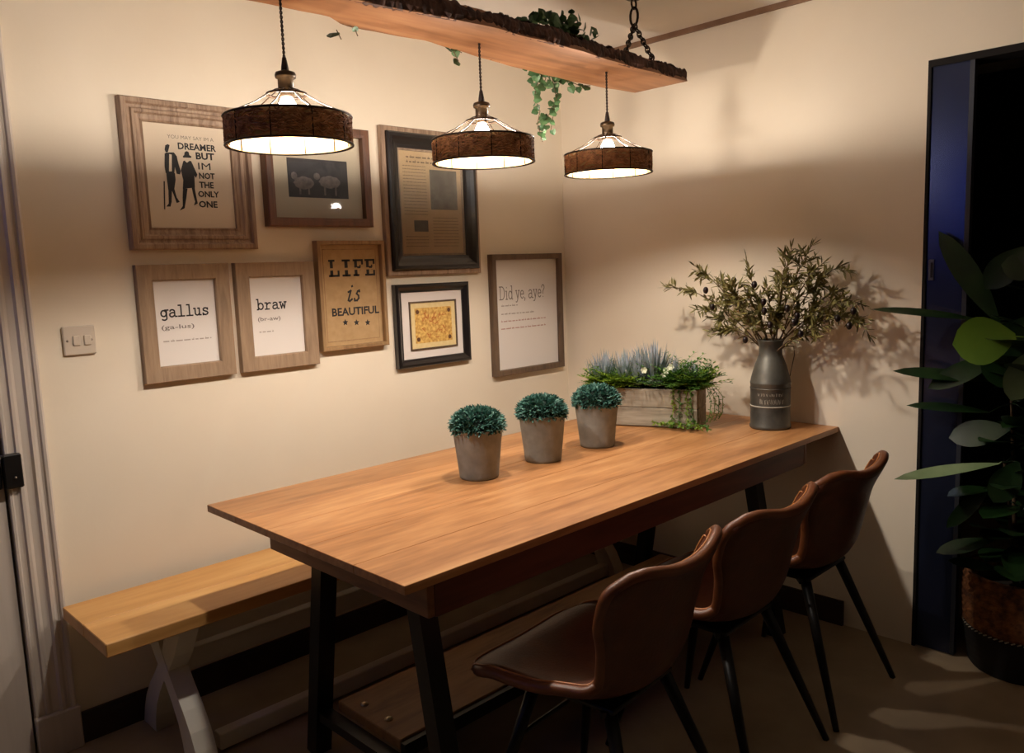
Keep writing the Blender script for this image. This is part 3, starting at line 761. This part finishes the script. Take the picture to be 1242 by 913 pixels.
a = UV(.48,.44); c = UV(.92,.83); part(flat(a[0], c[0], a[1], c[1], .0115), 'portrait_photograph', M['newsphoto'], f)
a = UV(.20,.22); c = UV(.42,.33); part(flat(a[0], c[0], a[1], c[1], .0115), 'small_photograph', M['newsphoto'], f)
g = G()
for v in (.93,.885): g2 = ticks(*[UV(.12,0)[0], UV(.80,0)[0]], UV(0,v)[1], .010, .0118, r); g.add(g2.v, g2.f)
for k in range(26):
    v = .85 - k*.031
    for ua, ub in ((.06,.42),(.50,.92)):
        if ua > .45 and v > .38: continue
        if ua < .4 and .18 < v < .36: continue
        g2 = ticks(UV(ua,0)[0], UV(ub,0)[0], UV(0,v)[1], .004, .0118, r); g.add(g2.v, g2.f)
part(g, 'newsprint_text', M['newsink'], f)
part(G().box((x0+.078,-.0175,z0+.078), (x1-.078,-.0165,z1-.078)), 'glass', M['glass'], f)

# 4 kraft LIFE is BEAUTIFUL board
x0, x1, z0, z1 = -1.352, -1.060, 1.106, 1.504
f = picture('pine framed kraft board reading LIFE is BEAUTIFUL with three stars', x0, x1, z0, z1)
part(rect_frame(x0, x1, z0, z1, [(0,0),(0,.030),(.002,.032),(.013,.032),(.015,.030),(.016,.012)]), 'frame', M['f_pine'], f)
part(flat(x0+.014, x1-.014, z0+.014, z1-.014, .013), 'board', M['kraft'], f)
part(rect_frame(x0+.03, x1-.03, z0+.03, z1-.03, [(0,.0132),(.0015,.0136),(.003,.0132)]), 'pressed_border', M['f_pine'], f)
def Q(px, py): p = on_y(px, py, -.014); return p.x, p.z
def slab_letter(c_, x, z, w_, h):
    s = w_; t_ = .30*s; e = .13*h; R_ = []
    def q(a, b_, c2, d_): R_.append((x+a*s, z+b_*h, x+c2*s, z+d_*h))
    if c_ == 'L': q(.15,0,.42,1); q(.02,.0,1.,.12); q(.02,.88,.60,1); q(.82,0,1,.36)
    if c_ == 'I': q(.36,0,.66,1); q(.12,0,.9,.12); q(.12,.88,.9,1)
    if c_ == 'F': q(.15,0,.42,1); q(.02,0,.6,.12); q(.02,.88,1.,1); q(.82,.68,1,1); q(.42,.46,.72,.58); q(.64,.36,.76,.66)
    if c_ == 'E': q(.15,0,.42,1); q(.02,0,1.,.12); q(.02,.88,1.,1); q(.82,.70,1,1); q(.82,0,1,.34); q(.42,.46,.72,.58); q(.64,.36,.76,.66)
    return R_
g = G(); la, lb = Q(399,336), Q(399,315); xr = Q(457,336)[0]; lw = (xr-la[0])/4
for k, c_ in enumerate('LIFE'):
    for (a, b_, c2, d_) in slab_letter(c_, la[0] + k*lw, la[1], lw*.88, lb[1]-la[1]):
        # stencil bridge across the middle
        mid = la[1] + (lb[1]-la[1])*.44; br = .004
        for lo, hi in ((b_, min(d_, mid-br)), (max(b_, mid+br), d_)) if b_ < mid < d_ else ((b_, d_),):
            if hi > lo: g.add([(a,-.0136,lo),(c2,-.0136,lo),(c2,-.0136,hi),(a,-.0136,hi)], [(0,1,2,3)])
part(g, 'lettering', M['ink'], f)
a = Q(418,366); hh = Q(418,345)[1]-a[1]
pol = [[(.0,.58),(.16,.66),(.06,.08),(.16,.02),(.30,.14)], [(.20,.92),(.23,.94)], [(.62,.60),(.72,.66),(.74,.58)], [(.62,.60),(.56,.46),(.70,.34),(.74,.18),(.64,.04),(.48,.04),(.46,.16)]]
part(strokes([[(a[0]+.012+p[0]*hh*1.05+p[1]*hh*.18, a[1]+p[1]*hh*.95) for p in s_] for s_ in pol], .007, .0136), 'lettering', M['ink'], f)
a = Q(403,382); c = Q(460,375)
small_text('BEAUTIFUL', a[0], Q(460,378)[0], Q(430,382)[1], .030, .0136, M['ink'], f, .03)
for px in (419, 432.5, 446):
    c = Q(px, 391); part(G().add([(c[0] + (.0130 if k % 2 == 0 else .0062)*sin(pi*k/5), -.0136, c[1] + (.0130 if k % 2 == 0 else .0062)*cos(pi*k/5)) for k in range(10)], [tuple(range(10))]), 'star', M['ink'], f)

# 5 black frame with gold stitched panel
x0, x1, z0, z1 = -1.015, -.636, 1.004, 1.334
f = picture('square-ish black frame with white mount and small gold patterned panel', x0, x1, z0, z1)
part(rect_frame(x0, x1, z0, z1, [(0,0),(0,.024),(.004,.028),(.012,.028),(.024,.018),(.032,.016),(.033,.010)]), 'frame', M['f_black'], f)
part(flat(x0+.030, x1-.030, z0+.030, z1-.030, .011), 'mount', M['mat_white'], f)
part(rect_frame(-.945, -.701, 1.069, 1.264, [(0,.011),(0,.016),(.006,.016),(.007,.012)]), 'inner_frame', M['f_slim'], f)
part(flat(-.940, -.706, 1.074, 1.259, .0125), 'gold_border', M['gold_edge'], f)
part(flat(-.918, -.728, 1.096, 1.237, .0135), 'gold_panel', M['gold'], f)
g = G()
for cx, cz in ((-.905,1.222),(-.905,1.112),(-.742,1.112),(-.742,1.222)): g.add([(cx+.009*cos(k*pi/4),-.0142,cz+.009*sin(k*pi/4)) for k in range(8)], [tuple(range(8))])
part(g, 'corner_motif', M['f_brown'], f)
pol = []
for k in range(20):
    cx, cz = r.uniform(-.885,-.760), r.uniform(1.118,1.212); pol.append([(cx + r.uniform(-.012,.012), cz + r.uniform(-.012,.012)) for _ in range(4)])
part(strokes(pol, .0028, .0141), 'thread_pattern', M['orange_thread'], f)

# 6 slim frame, "Did ye, aye?"
x0, x1, z0, z1 = -.500, -.052, .912, 1.444
f = picture('slim umber frame with white poster reading Did ye, aye?, nearest the corner', x0, x1, z0, z1)
part(rect_frame(x0, x1, z0, z1, [(0,0),(0,.028),(.002,.030),(.022,.030),(.024,.028),(.025,.010)]), 'frame', M['f_slim'], f)
part(flat(x0+.022, x1-.022, z0+.022, z1-.022, .011), 'print', M['paper'], f)
adv = {'D': .82, 'i': .36, 'd': .66, ' ': .30, 'y': .60, 'e': .56, ',': .24, 'a': .72, '?': .5}
a = on_y(606, 364, -.012); e = on_y(667, 364, -.012); h_ = .062
part(type_line('Did ye, aye?', a.x, a.z, h_, adv, .0042, .0118, (e.x-a.x)/(h_*6.9)), 'lettering', M['ink_grey'], f)
for k, (py, pe, m) in enumerate(((372,628,'ink_faint'),(382,648,'ink_faint'),(391,662,'ink_red'),(400,662,'ink_red'))):
    a = on_y(608, py, -.012); e = on_y(pe, py, -.012); part(ticks(a.x, e.x, a.z, .009, .0118, r), 'small_print', M[m], f)

# 7 and 8 taupe frames with typewritten words
for wrd, sub, x0, x1, xa, xb, za, lab, pts in (
    ('gallus', '(ga-lus)', -1.980, -1.684, -1.914, -1.754, 1.268, 'taupe wooden frame with typewritten word gallus, above the bench end', 0),
    ('braw', '(br-aw)', -1.662, -1.366, -1.588, -1.476, 1.272, 'taupe wooden frame with typewritten word braw, right of gallus', 1)):
    z0, z1 = 1.065, 1.432
    f = picture(lab, x0, x1, z0, z1)
    part(rect_frame(x0, x1, z0, z1, [(0,0),(0,.024),(.002,.026),(.046,.024),(.049,.021),(.050,.010)]), 'frame', M['f_taupe'], f)
    part(flat(x0+.047, x1-.047, z0+.046, z1-.046, .011), 'print', M['paper'], f)
    h_ = .037; n_ = len(wrd); sc = (xb-xa)/(h_*.72*n_)
    part(type_line(wrd, xa, za, h_, .72, .0046, .0118, sc), 'lettering', M['ink'], f)
    small_text(sub, xa, xa + .105 - .02*pts, za-.043, .018, .0118, M['ink_grey'], f, .008)
    part(ticks(xa+.002, xa + (.158 if not pts else .055), za-.078, .007, .0118, r), 'small_print', M['ink_faint'], f)

# light switch
f = thing('light_switch', 'square white double light switch on the wall left of the frames', 'switch', (-2.153, 0, 1.175))
part(G().box((-2.197,-.011,1.175), (-2.109,0,1.260), bev=.003), 'plate', M['plate'], f)
for x in (-2.172, -2.142):
    part(G().box((x,-.016,1.203), (x+.020,-.010,1.232), bev=.002), 'rocker', M['plate'], f)
for x in (-2.186, -2.120): part(G().ball((x,-.011,1.2175), .0035, 8, 5, (1,.5,1)), 'screw', M['screw'], f)

# ---------------------------------------------------------------- pots of boxwood
def make_pot():
    root = thing('potted_boxwood', '', 'plant')
    G().lathe([(.0,.0),(.056,.0),(.059,.003),(.060,.01),(.0745,.144),(.0765,.150),(.0765,.152),(.0705,.152),(.069,.135),(0,.135)], 40).obj('pot', M['clay'], root)
    G().ball((0,0,.158), .064, 20, 12, (1.12,1.12,.74)).obj('foliage_core', M['boxwood_core'], root)
    r = random.Random(9); g = G()
    for k in range(620):
        zz = r.uniform(-.22, 1); a = r.uniform(0, 2*pi); q = math.sqrt(max(0, 1-zz*zz)); n_ = Vector((q*cos(a), q*sin(a), zz))
        c = Vector((n_.x*.073, n_.y*.073,   .156 + n_.z*.048))
        for j in range(3):
            d = (n_ + Vector((r.uniform(-.9,.9), r.uniform(-.9,.9), r.uniform(-.7,.9)))).normalized()
            g.leaf(c, c + d*r.uniform(.012,.022), .0085, nrm=(r.uniform(-1,1), r.uniform(-1,1), 1), fold=.3, seg=2, peak=.6)
    o = g.obj('foliage', M['box_green'], root); o['kind'] = 'stuff'
    return root
pt = make_pot()
for k, (px, py, lab) in enumerate(((581.5,578,'grey clay pot of clipped boxwood, front one nearest the table end'),
                                  (659,557.5,'grey clay pot of clipped boxwood, middle of the three pots'),
                                  (724.5,540,'grey clay pot of clipped boxwood in front of the planter box'))):
    c = pt if k == 0 else copy_tree(pt)
    p = on_z(px, py, TZ); c.location = (p.x, p.y, TZ + .0002); c.rotation_euler.z = k*1.3; c['label'] = lab; c['group'] = 'grey clay boxwood pots on the table'

# ---------------------------------------------------------------- planter box
A = Vector((-.478, -.570, TZ)); Bv = Vector((-.335, -.940, TZ))
dr_ = (Bv - A).normalized(); ang = math.atan2(dr_.y, dr_.x); Lb = (Bv-A).length; mid = (A+Bv)/2; nb = Vector((-dr_.y, dr_.x, 0))   # nb points away from the camera
if nb.x < 0: nb = -nb
DB = .14; HB = .150
cen = mid + nb*DB/2
pb = thing('planter_box', 'whitewashed wooden planter box of mixed greenery and trailing fern', 'plant', (cen.x, cen.y, TZ + .0002), ang)
def bx(n, a, c, m='crate'): return G().box(a, c, bev=.002).obj(n, M[m], pb)
hl, hd = Lb/2, DB/2
for s in (-1, 1):
    for k in range(2):
        bx('plank', (-hl, s*hd-(.006 if s < 0 else .006), .004+k*.073), (hl, s*hd+.006, .075+k*.073))
    for k in range(2): bx('plank', (s*hl-.006, -hd+.0065, .004+k*.073), (s*hl+.006, hd-.0065, .075+k*.073))
bx('base_board', (-hl+.007, -hd+.007, .0), (hl-.007, hd-.007, .010))
bx('soil', (-hl+.007, -hd+.007, .010), (hl-.007, hd-.007, .130), 'soil')
r = random.Random(31)
def tuft(g, c, n_, L_, wv, spread, lean=(0,0,0), seg=3, droop=.15):
    for k in range(n_):
        a = r.uniform(0, 2*pi); s = r.uniform(0, spread)
        d = Vector((cos(a)*s, sin(a)*s, 1)) + Vector(lean); d.normalize(); l = L_*r.uniform(.6,1.1)
        b0 = Vector(c) + Vector((r.uniform(-.012,.012), r.uniform(-.012,.012), 0))
        g.leaf(b0, b0 + d*l, wv, nrm=(cos(a), sin(a), .3), fold=.2, droop=droop*r.random(), seg=seg)
# local x runs left->right as seen, local -y faces the camera
fs_ = -1 if (Matrix.Rotation(ang, 3, 'Z') @ Vector((0,-1,0))).x < 0 else 1   # sign of y facing the camera
cy_ = hd * fs_
for (x, n_, L_) in ((-.185, 100, .155), (-.10, 120, .155), (-.045, 90, .16), (.012, 170, .19), (-.215, 60, .12), (.10, 50, .13), (.17, 40, .12)):
    g = G(); tuft(g, (x, -cy_*.2, .135), n_, L_, .0075, .85); o = g.obj('lavender', M['lavender'], pb); o['kind'] = 'stuff'
def fern(cx, cy2, n_, L_, m, spread=1.2, base=.14, lean=(0,0,0)):
    g = G()
    for k in range(n_):
        a = r.uniform(0, 2*pi); d = Vector((cos(a)*spread, sin(a)*spread, r.uniform(.5,1.7))) + Vector(lean); d.normalize(); l = L_*r.uniform(.5,1.05)
        p = Vector((cx + r.uniform(-.03,.03), cy2 + r.uniform(-.02,.02), base)); pts = [p]
        for q in range(7): d = (d + Vector((0,0,-.10))).normalized(); p = p + d*l/7; pts.append(p)
        for q in range(1, 8):
            side = (pts[q]-pts[q-1]).cross(Vector((0,0,1))).normalized(); fw = (pts[q]-pts[q-1]).normalized()
            for s in (-1, 1):
                g.leaf(pts[q], pts[q] + (side*s + fw*.6 + Vector((0,0,r.uniform(-.2,.4)))).normalized()*.024, .009, fold=.2, seg=2)
        g.tube(pts, .0008, 3, cap=False)
    o = g.obj('fern', M[m], pb); o['kind'] = 'stuff'; return o
for cx, f_, n_, L_, m_, sp in ((-.19,.3,60,.11,'lime',1.0),(-.11,.5,70,.10,'lime',.9),(-.065,.45,36,.08,'lime',1.0),(.15,.2,120,.13,'green',.9),(.10,-.2,70,.16,'green',.8),(.10,.4,60,.10,'green',.7),(-.17,-.3,60,.13,'green',.8),(-.03,-.1,24,.09,'green',.9),(.18,.3,60,.11,'lime',.8)):
    fern(cx, cy_*f_, n_, L_, m_, sp)
g = G()
for cx in (.015, .055, -.025):       # rosettes
    for k in range(26):
        a = k*2.4; e = .25 + .9*k/26; d = Vector((cos(a)*e, sin(a)*e + fs_*.5, 1.1-e*.6)).normalized(); c = Vector((cx, cy_*.85, .158)); g.leaf(c, c + d*(.020+.016*k/26), .014, nrm=(0,0,1), fold=.3, seg=3, peak=.65, pw=.5)
g.obj('succulent', M['succulent'], pb)
for cx, cz in ((-.012,.215), (.075,.215), (.092,.228), (.068,.200)):
    g = G()
    for k in range(6):
        a = k*pi/3; c = Vector((cx, cy_*.5, cz)); g.leaf(c, c + Vector((cos(a)*.014, fs_*.006, sin(a)*.014)), .011, nrm=(0,1,0), fold=.2, seg=3, peak=.6)
    g.obj('flower', M['petal'], pb)
# trailing sprays over the front and the right end
def trail(pts, m, name='trailing_spray', lw=.007, n_=3):
    g = G(); P = [Vector(p) for p in pts]
    for i in range(len(P)-1):
        for q in range(5):
            p = P[i].lerp(P[i+1], q/5)
            for k in range(n_):
                d = Vector((r.uniform(-1,1), r.uniform(-1,1), r.uniform(-.7,.7))).normalized(); g.leaf(p, p + d*r.uniform(.010,.020), lw, nrm=(r.uniform(-1,1),r.uniform(-1,1),1), seg=2)
    g.tube(P, .0012, 4); o = g.obj(name, M[m], pb); return o
fy = cy_ + fs_*.012
for k in range(4):
    x = .105 + .022*k + (.006 if k == 2 else 0); trail([(x, cy_*.8, .15), (x+.004, fy, .145), (x+.008, fy+fs_*.004, .09), (x+.004*k, fy+fs_*.006, .03), (x+.01*k, fy+fs_*.02, .024), (x+.02, fy+fs_*.05, .022)], 'green' if k % 2 else 'lime')
for k in range(4):
    y = cy_*(.9-.5*k); trail([(hl-.01, y, .15), (hl+.03, y, .165), (hl+.05+.008*k, y+fs_*.006, .11), (hl+.045+.01*k, y+fs_*.01, .05), (hl+.03+.01*k, y+fs_*.02, .024)], 'lime' if k % 2 else 'green', lw=.005, n_=2)
for k in range(6):
    x = .03 + .035*k; trail([(x, fy+fs_*.006, .022), (x+.04, fy+fs_*(.02+.008*k), .021), (x+.06, fy+fs_*(.03+.012*k), .020)], 'lime' if k % 2 == 0 else 'green')
trail([(-.155, cy_*.8, .15), (-.160, fy, .145), (-.158, fy+fs_*.004, .08), (-.165, fy+fs_*.006, .02)], 'lime'); trail([(-.135, cy_*.8, .15), (-.138, fy, .14), (-.136, fy+fs_*.004, .10)], 'lime')

# ---------------------------------------------------------------- milk can vase with olive branches
vb = on_z(937, 514, TZ); vb = Vector((-.150, -1.135, TZ))
vs_ = thing('vase', 'tall weathered zinc milk can vase near the right end of the table', 'vase', (vb.x, vb.y, TZ + .0002))
G().lathe([(0,0),(.070,0),(.074,.004),(.074,.012),(.0715,.016),(.0715,.165),(.073,.168),(.073,.172),(.0715,.176),(.069,.19),(.058,.23),(.046,.262),(.0415,.272),(.0410,.300),(.044,.318),(.047,.324),(.047,.328),(.043,.328),(.040,.318),(.037,.30),(.037,.27),(0,.26)], 44).obj('body', M['zinc'], vs_)
for z in (.148, .083): G().lathe([(.0712,z),(.0728,z+.001),(.0728,z+.004),(.0712,z+.005)], 44).obj('band', M['zinc_mark'] if z < .1 else M['zinc'], vs_)
g = G(); r = random.Random(8)         # worn illegible raised marks between the bands
va = math.atan2(CAM.y - vb.y, CAM.x - vb.x)
for row, z0_, h_ in ((0,.125,.012), (1,.095,.022)):
    for k in range(9):
        a0 = va - .62 + k*.145 + (.03 if row else 0)
        for s_ in range(3):
            aa = a0 + r.uniform(0,.09); za = z0_ + r.uniform(0,.2)*h_; zb_ = z0_ + r.uniform(.7,1)*h_; ab = aa + r.choice((0, .05, -.04))
            R1 = .0722; da = .012
            g.add([(R1*cos(aa), R1*sin(aa), za), (R1*cos(aa+da), R1*sin(aa+da), za), (R1*cos(ab+da), R1*sin(ab+da), zb_), (R1*cos(ab), R1*sin(ab), zb_)], [(0,1,2,3)])
g.obj('worn_lettering', M['zinc_mark'], vs_)
sd = (R @ Vector((1,0,0))); sd.z = 0; sd.normalize()
for s in (1,):
    G().tube([sd*.040*s + Vector((0,0,.30)), sd*.085*s + Vector((0,0,.300)), sd*.088*s + Vector((0,0,.270)), sd*.072*s + Vector((0,0,.190))], .0016, 5).obj('wire_handle', M['wire'], vs_)

ob = thing('olive_branches', 'spreading bunch of faux olive branches with dark olives in the zinc vase', 'plant', (vb.x, vb.y, TZ + .27))
r = random.Random(17)
mouth = Vector((vb.x, vb.y, TZ + .30))
def on_plane(px, py, off):   # plane through the vase facing the room's diagonal, shifted by off
    n_ = Vector((-.99, -.10, 0)).normalized(); rr = ray(px, py); o_ = mouth + n_*off
    return CAM + rr * ((o_ - CAM).dot(n_) / rr.dot(n_))
BR = [ # (tip, via, offset, density)
 ((806,349),(860,345),.02,1), ((842,322),(880,350),.05,1), ((905,312),(915,360),.0,1), ((868,400),(895,395),.06,.6), ((880,345),(905,380),.10,1.0),
 ((985,297),(960,340),.0,1.3), ((1022,322),(985,335),-.03,1.2), ((950,335),(945,370),.08,1.1), ((960,300),(948,345),.03,.9), ((1050,372),(1010,345),.03,1.2), ((1055,408),(1030,355),.05,1.0),
 ((1012,395),(975,395),.06,.8), ((1020,350),(975,375),-.02,1.1), ((930,345),(935,385),.03,1.1), ((845,372),(885,385),.0,.9), ((1035,385),(990,372),-.05,.9), ((905,352),(922,385),.09,1.1), ((1000,318),(965,345),.06,1.0), ((866,338),(900,370),-.02,1.1)]
def bez(a, b_, c, u): return a*(1-u)**2 + b_*2*u*(1-u) + c*u*u
for k, (tp_, via, off, dens) in enumerate(BR):
    T = on_plane(*tp_, off); V_ = on_plane(*via, off*.6) + Vector((0,0,.01)); B0 = mouth + Vector((r.uniform(-.02,.02), r.uniform(-.02,.02), -.03))
    st = [bez(B0, V_, T, i/14) for i in range(15)]
    bo = part(G().tube(st, [.0028 - .0018*i/14 for i in range(15)], 5), 'branch', M['twig'], ob)
    g = G(); fr_ = []
    paths = [st[3:]]
    for j in range(7):
        i0 = r.randint(4, 12); a = st[i0]; d = (st[min(14,i0+2)]-st[i0-1]).normalized() + Vector((r.uniform(-.9,.9), r.uniform(-.9,.9), r.uniform(-.6,.8))); d.normalize(); l = r.uniform(.035,.075)
        pp = [a + d*l*q/5 + Vector((0,0,-.010*(q/5)**2)) for q in range(6)]; g.tube(pp, .0009, 3); paths.append(pp)
    for pp in paths:
        for q in range(len(pp)-1):
            for rep in range(int(3.6*dens + r.random())):
                p = pp[q].lerp(pp[q+1], r.random()); t_ = (pp[q+1]-pp[q]).normalized()
                d = (t_*.9 + Vector((r.uniform(-1,1), r.uniform(-1,1), r.uniform(-1,1)))).normalized(); g.leaf(p, p + d*r.uniform(.024,.042), .0075, nrm=(r.uniform(-1,1),r.uniform(-1,1),1), fold=.2, seg=3)
    g.leaf(T, T + (st[-1]-st[-3]).normalized()*.035, .008)
    o = part(g, 'leaves', M['olive_leaf'], bo) if False else g.obj('leaves', M['olive_leaf'], bo)
    o['kind'] = 'stuff'
for (px, py, off) in ((864,372,.06),(856,352,.05),(915,345,.08),(904,412,.05),(926,366,.09),(927,377,.09),(955,374,.07),(965,390,.08),(963,391,.09),(971,405,.06),(1016,386,.05),(1035,377,.06),(934,394,.08),(890,340,.06),(1030,395,.05),(967,383,.05)):
    c = on_plane(px, py, off); part(G().ball(c, .0105, 8, 6, (1,1,1.3)), 'olive', M['olive'], ob)

# ---------------------------------------------------------------- fig plant in a basket by the opening
bc = Vector((.075, -1.925, 0))
fg = thing('potted_fig', 'big dark-leaved fig plant in a brown and black basket by the dark opening', 'plant', tuple(bc))
def bprof(z): return .150 + .026*sin(min(1, z/.33)*pi*.62)
pz = [i*.011 for i in range(31)]
g = G().lathe([(0,.0)] + [(bprof(z) + (.004 if i % 2 else -.003), z) for i, z in enumerate(pz[:14])], 48); g.obj('basket_base', M['basket_dark'], fg)
g = G().lathe([(bprof(z) + (.0045 if i % 2 else -.0035), z) for i, z in enumerate(pz[13:])] + [(bprof(.33)-.012, .33), (bprof(.30)-.012, .27)], 48)
g.f = g.f[:-2]; g.sm = g.sm[:-2]; g.obj('basket_wall', M['basket'], fg)
g = G()
for k in range(64):
    a = 2*pi*k/64; zc = pz[13]; rr = bprof(zc) + .004; p = Vector((rr*cos(a), rr*sin(a), zc)); tt = Vector((-sin(a), cos(a), .5)).normalized()*.006
    g.tube([p-tt, p+tt], .0022, 5)
g.obj('rope_stitch', M['stitch'], fg)
G().lathe([(0,.262),(bprof(.27)-.010,.262),(bprof(.27)-.010,.27),(0,.272)], 32).obj('soil', M['soil'], fg)
r = random.Random(41)
stems = []
for (dx, dy, hz) in ((0,0,1.25), (.03,.05,.95), (-.04,-.05,1.1), (-.02,.04,.7)):
    pts = [bc + Vector((dx*.5, dy*.5, .26)), bc + Vector((dx, dy, .26+(hz-.26)*.5)), bc + Vector((dx*1.8-.03, dy*1.4, hz))]
    st = [bez(pts[0], pts[1], pts[2], i/10) for i in range(11)]; stems.append(st)
    part(G().tube(st, [.009-.0005*i for i in range(11)], 8), 'stem', M['twig'], fg)
def figleaf(base, tip, wd, m, nrm, droop=.08):
    g = G(); g.leaf(base, tip, wd, nrm=nrm, fold=.14, droop=droop, seg=9, peak=.56, pw=.62)
    # nearest stem point: petiole
    b0 = min((p for st in stems for p in st), key=lambda p: (p - Vector(base)).length)
    g.tube([b0, (b0 + Vector(base))/2 + Vector((0,0,.005)), base], .0022, 5)
    return part(g, 'leaf', M[m], fg)
def L2(bp, tp_, wd, m, xb=-.02, xt=-.06, nrm=(-1,-.6,.7), droop=.05): figleaf(on_x(*bp, xb), on_x(*tp_, xt), wd, m, nrm, droop)
L2((1212,392),(1139,279),.075,'fig',-.02,-.05,(-1,-.3,.3))
L2((1190,388),(1058,370),.045,'fig',0,-.16,(-.5,-.3,1))
L2((1232,408),(1155,418),.15,'fig_light',-.10,-.16,(-1,-.8,.25),.0)
L2((1205,462),(1084,446),.055,'fig',0,-.14,(-.6,-.3,.9))
L2((1200,500),(1100,488),.05,'fig',0,-.10,(-.4,-.3,1))
L2((1212,562),(1084,578),.048,'fig_pale',-.05,-.22,(-.35,-.5,1),.04)
L2((1200,590),(1148,640),.05,'fig',0,-.08)
L2((1205,655),(1135,668),.06,'fig',-.03,-.12,(-.4,-.4,1))
L2((1210,690),(1150,678),.05,'fig',-.03,-.10,(-.4,-.4,1))
L2((1252,425),(1226,486),.10,'fig_pale',-.16,-.2,(-1,-.9,.3),.0)
L2((1242,300),(1195,350),.09,'fig'); L2((1262,330),(1215,320),.10,'fig'); L2((1215,430),(1125,470),.07,'fig',0,-.1); L2((1225,520),(1150,530),.09,'fig'); L2((1235,560),(1205,610),.09,'fig'); L2((1250,470),(1190,440),.10,'fig'); L2((1245,385),(1205,440),.10,'fig')
for k in range(105):
    st = r.choice(stems); b0 = st[r.randint(2, 10)]; a = r.uniform(0, 2*pi)
    d = Vector((cos(a), sin(a), r.uniform(-.25,.75))).normalized(); l = r.uniform(.15,.26)
    if d.y > .35 : l *= .62
    base = b0 + d*.04; tip = b0 + d*(l+.04)
    if tip.x > -.04 and tip.y > -1.80: continue
    if tip.x > -.03 and tip.y > -1.72: continue
    figleaf(base, tip, r.uniform(.075,.12), 'fig', (-d.x*.3, -d.y*.3, 1), .12)
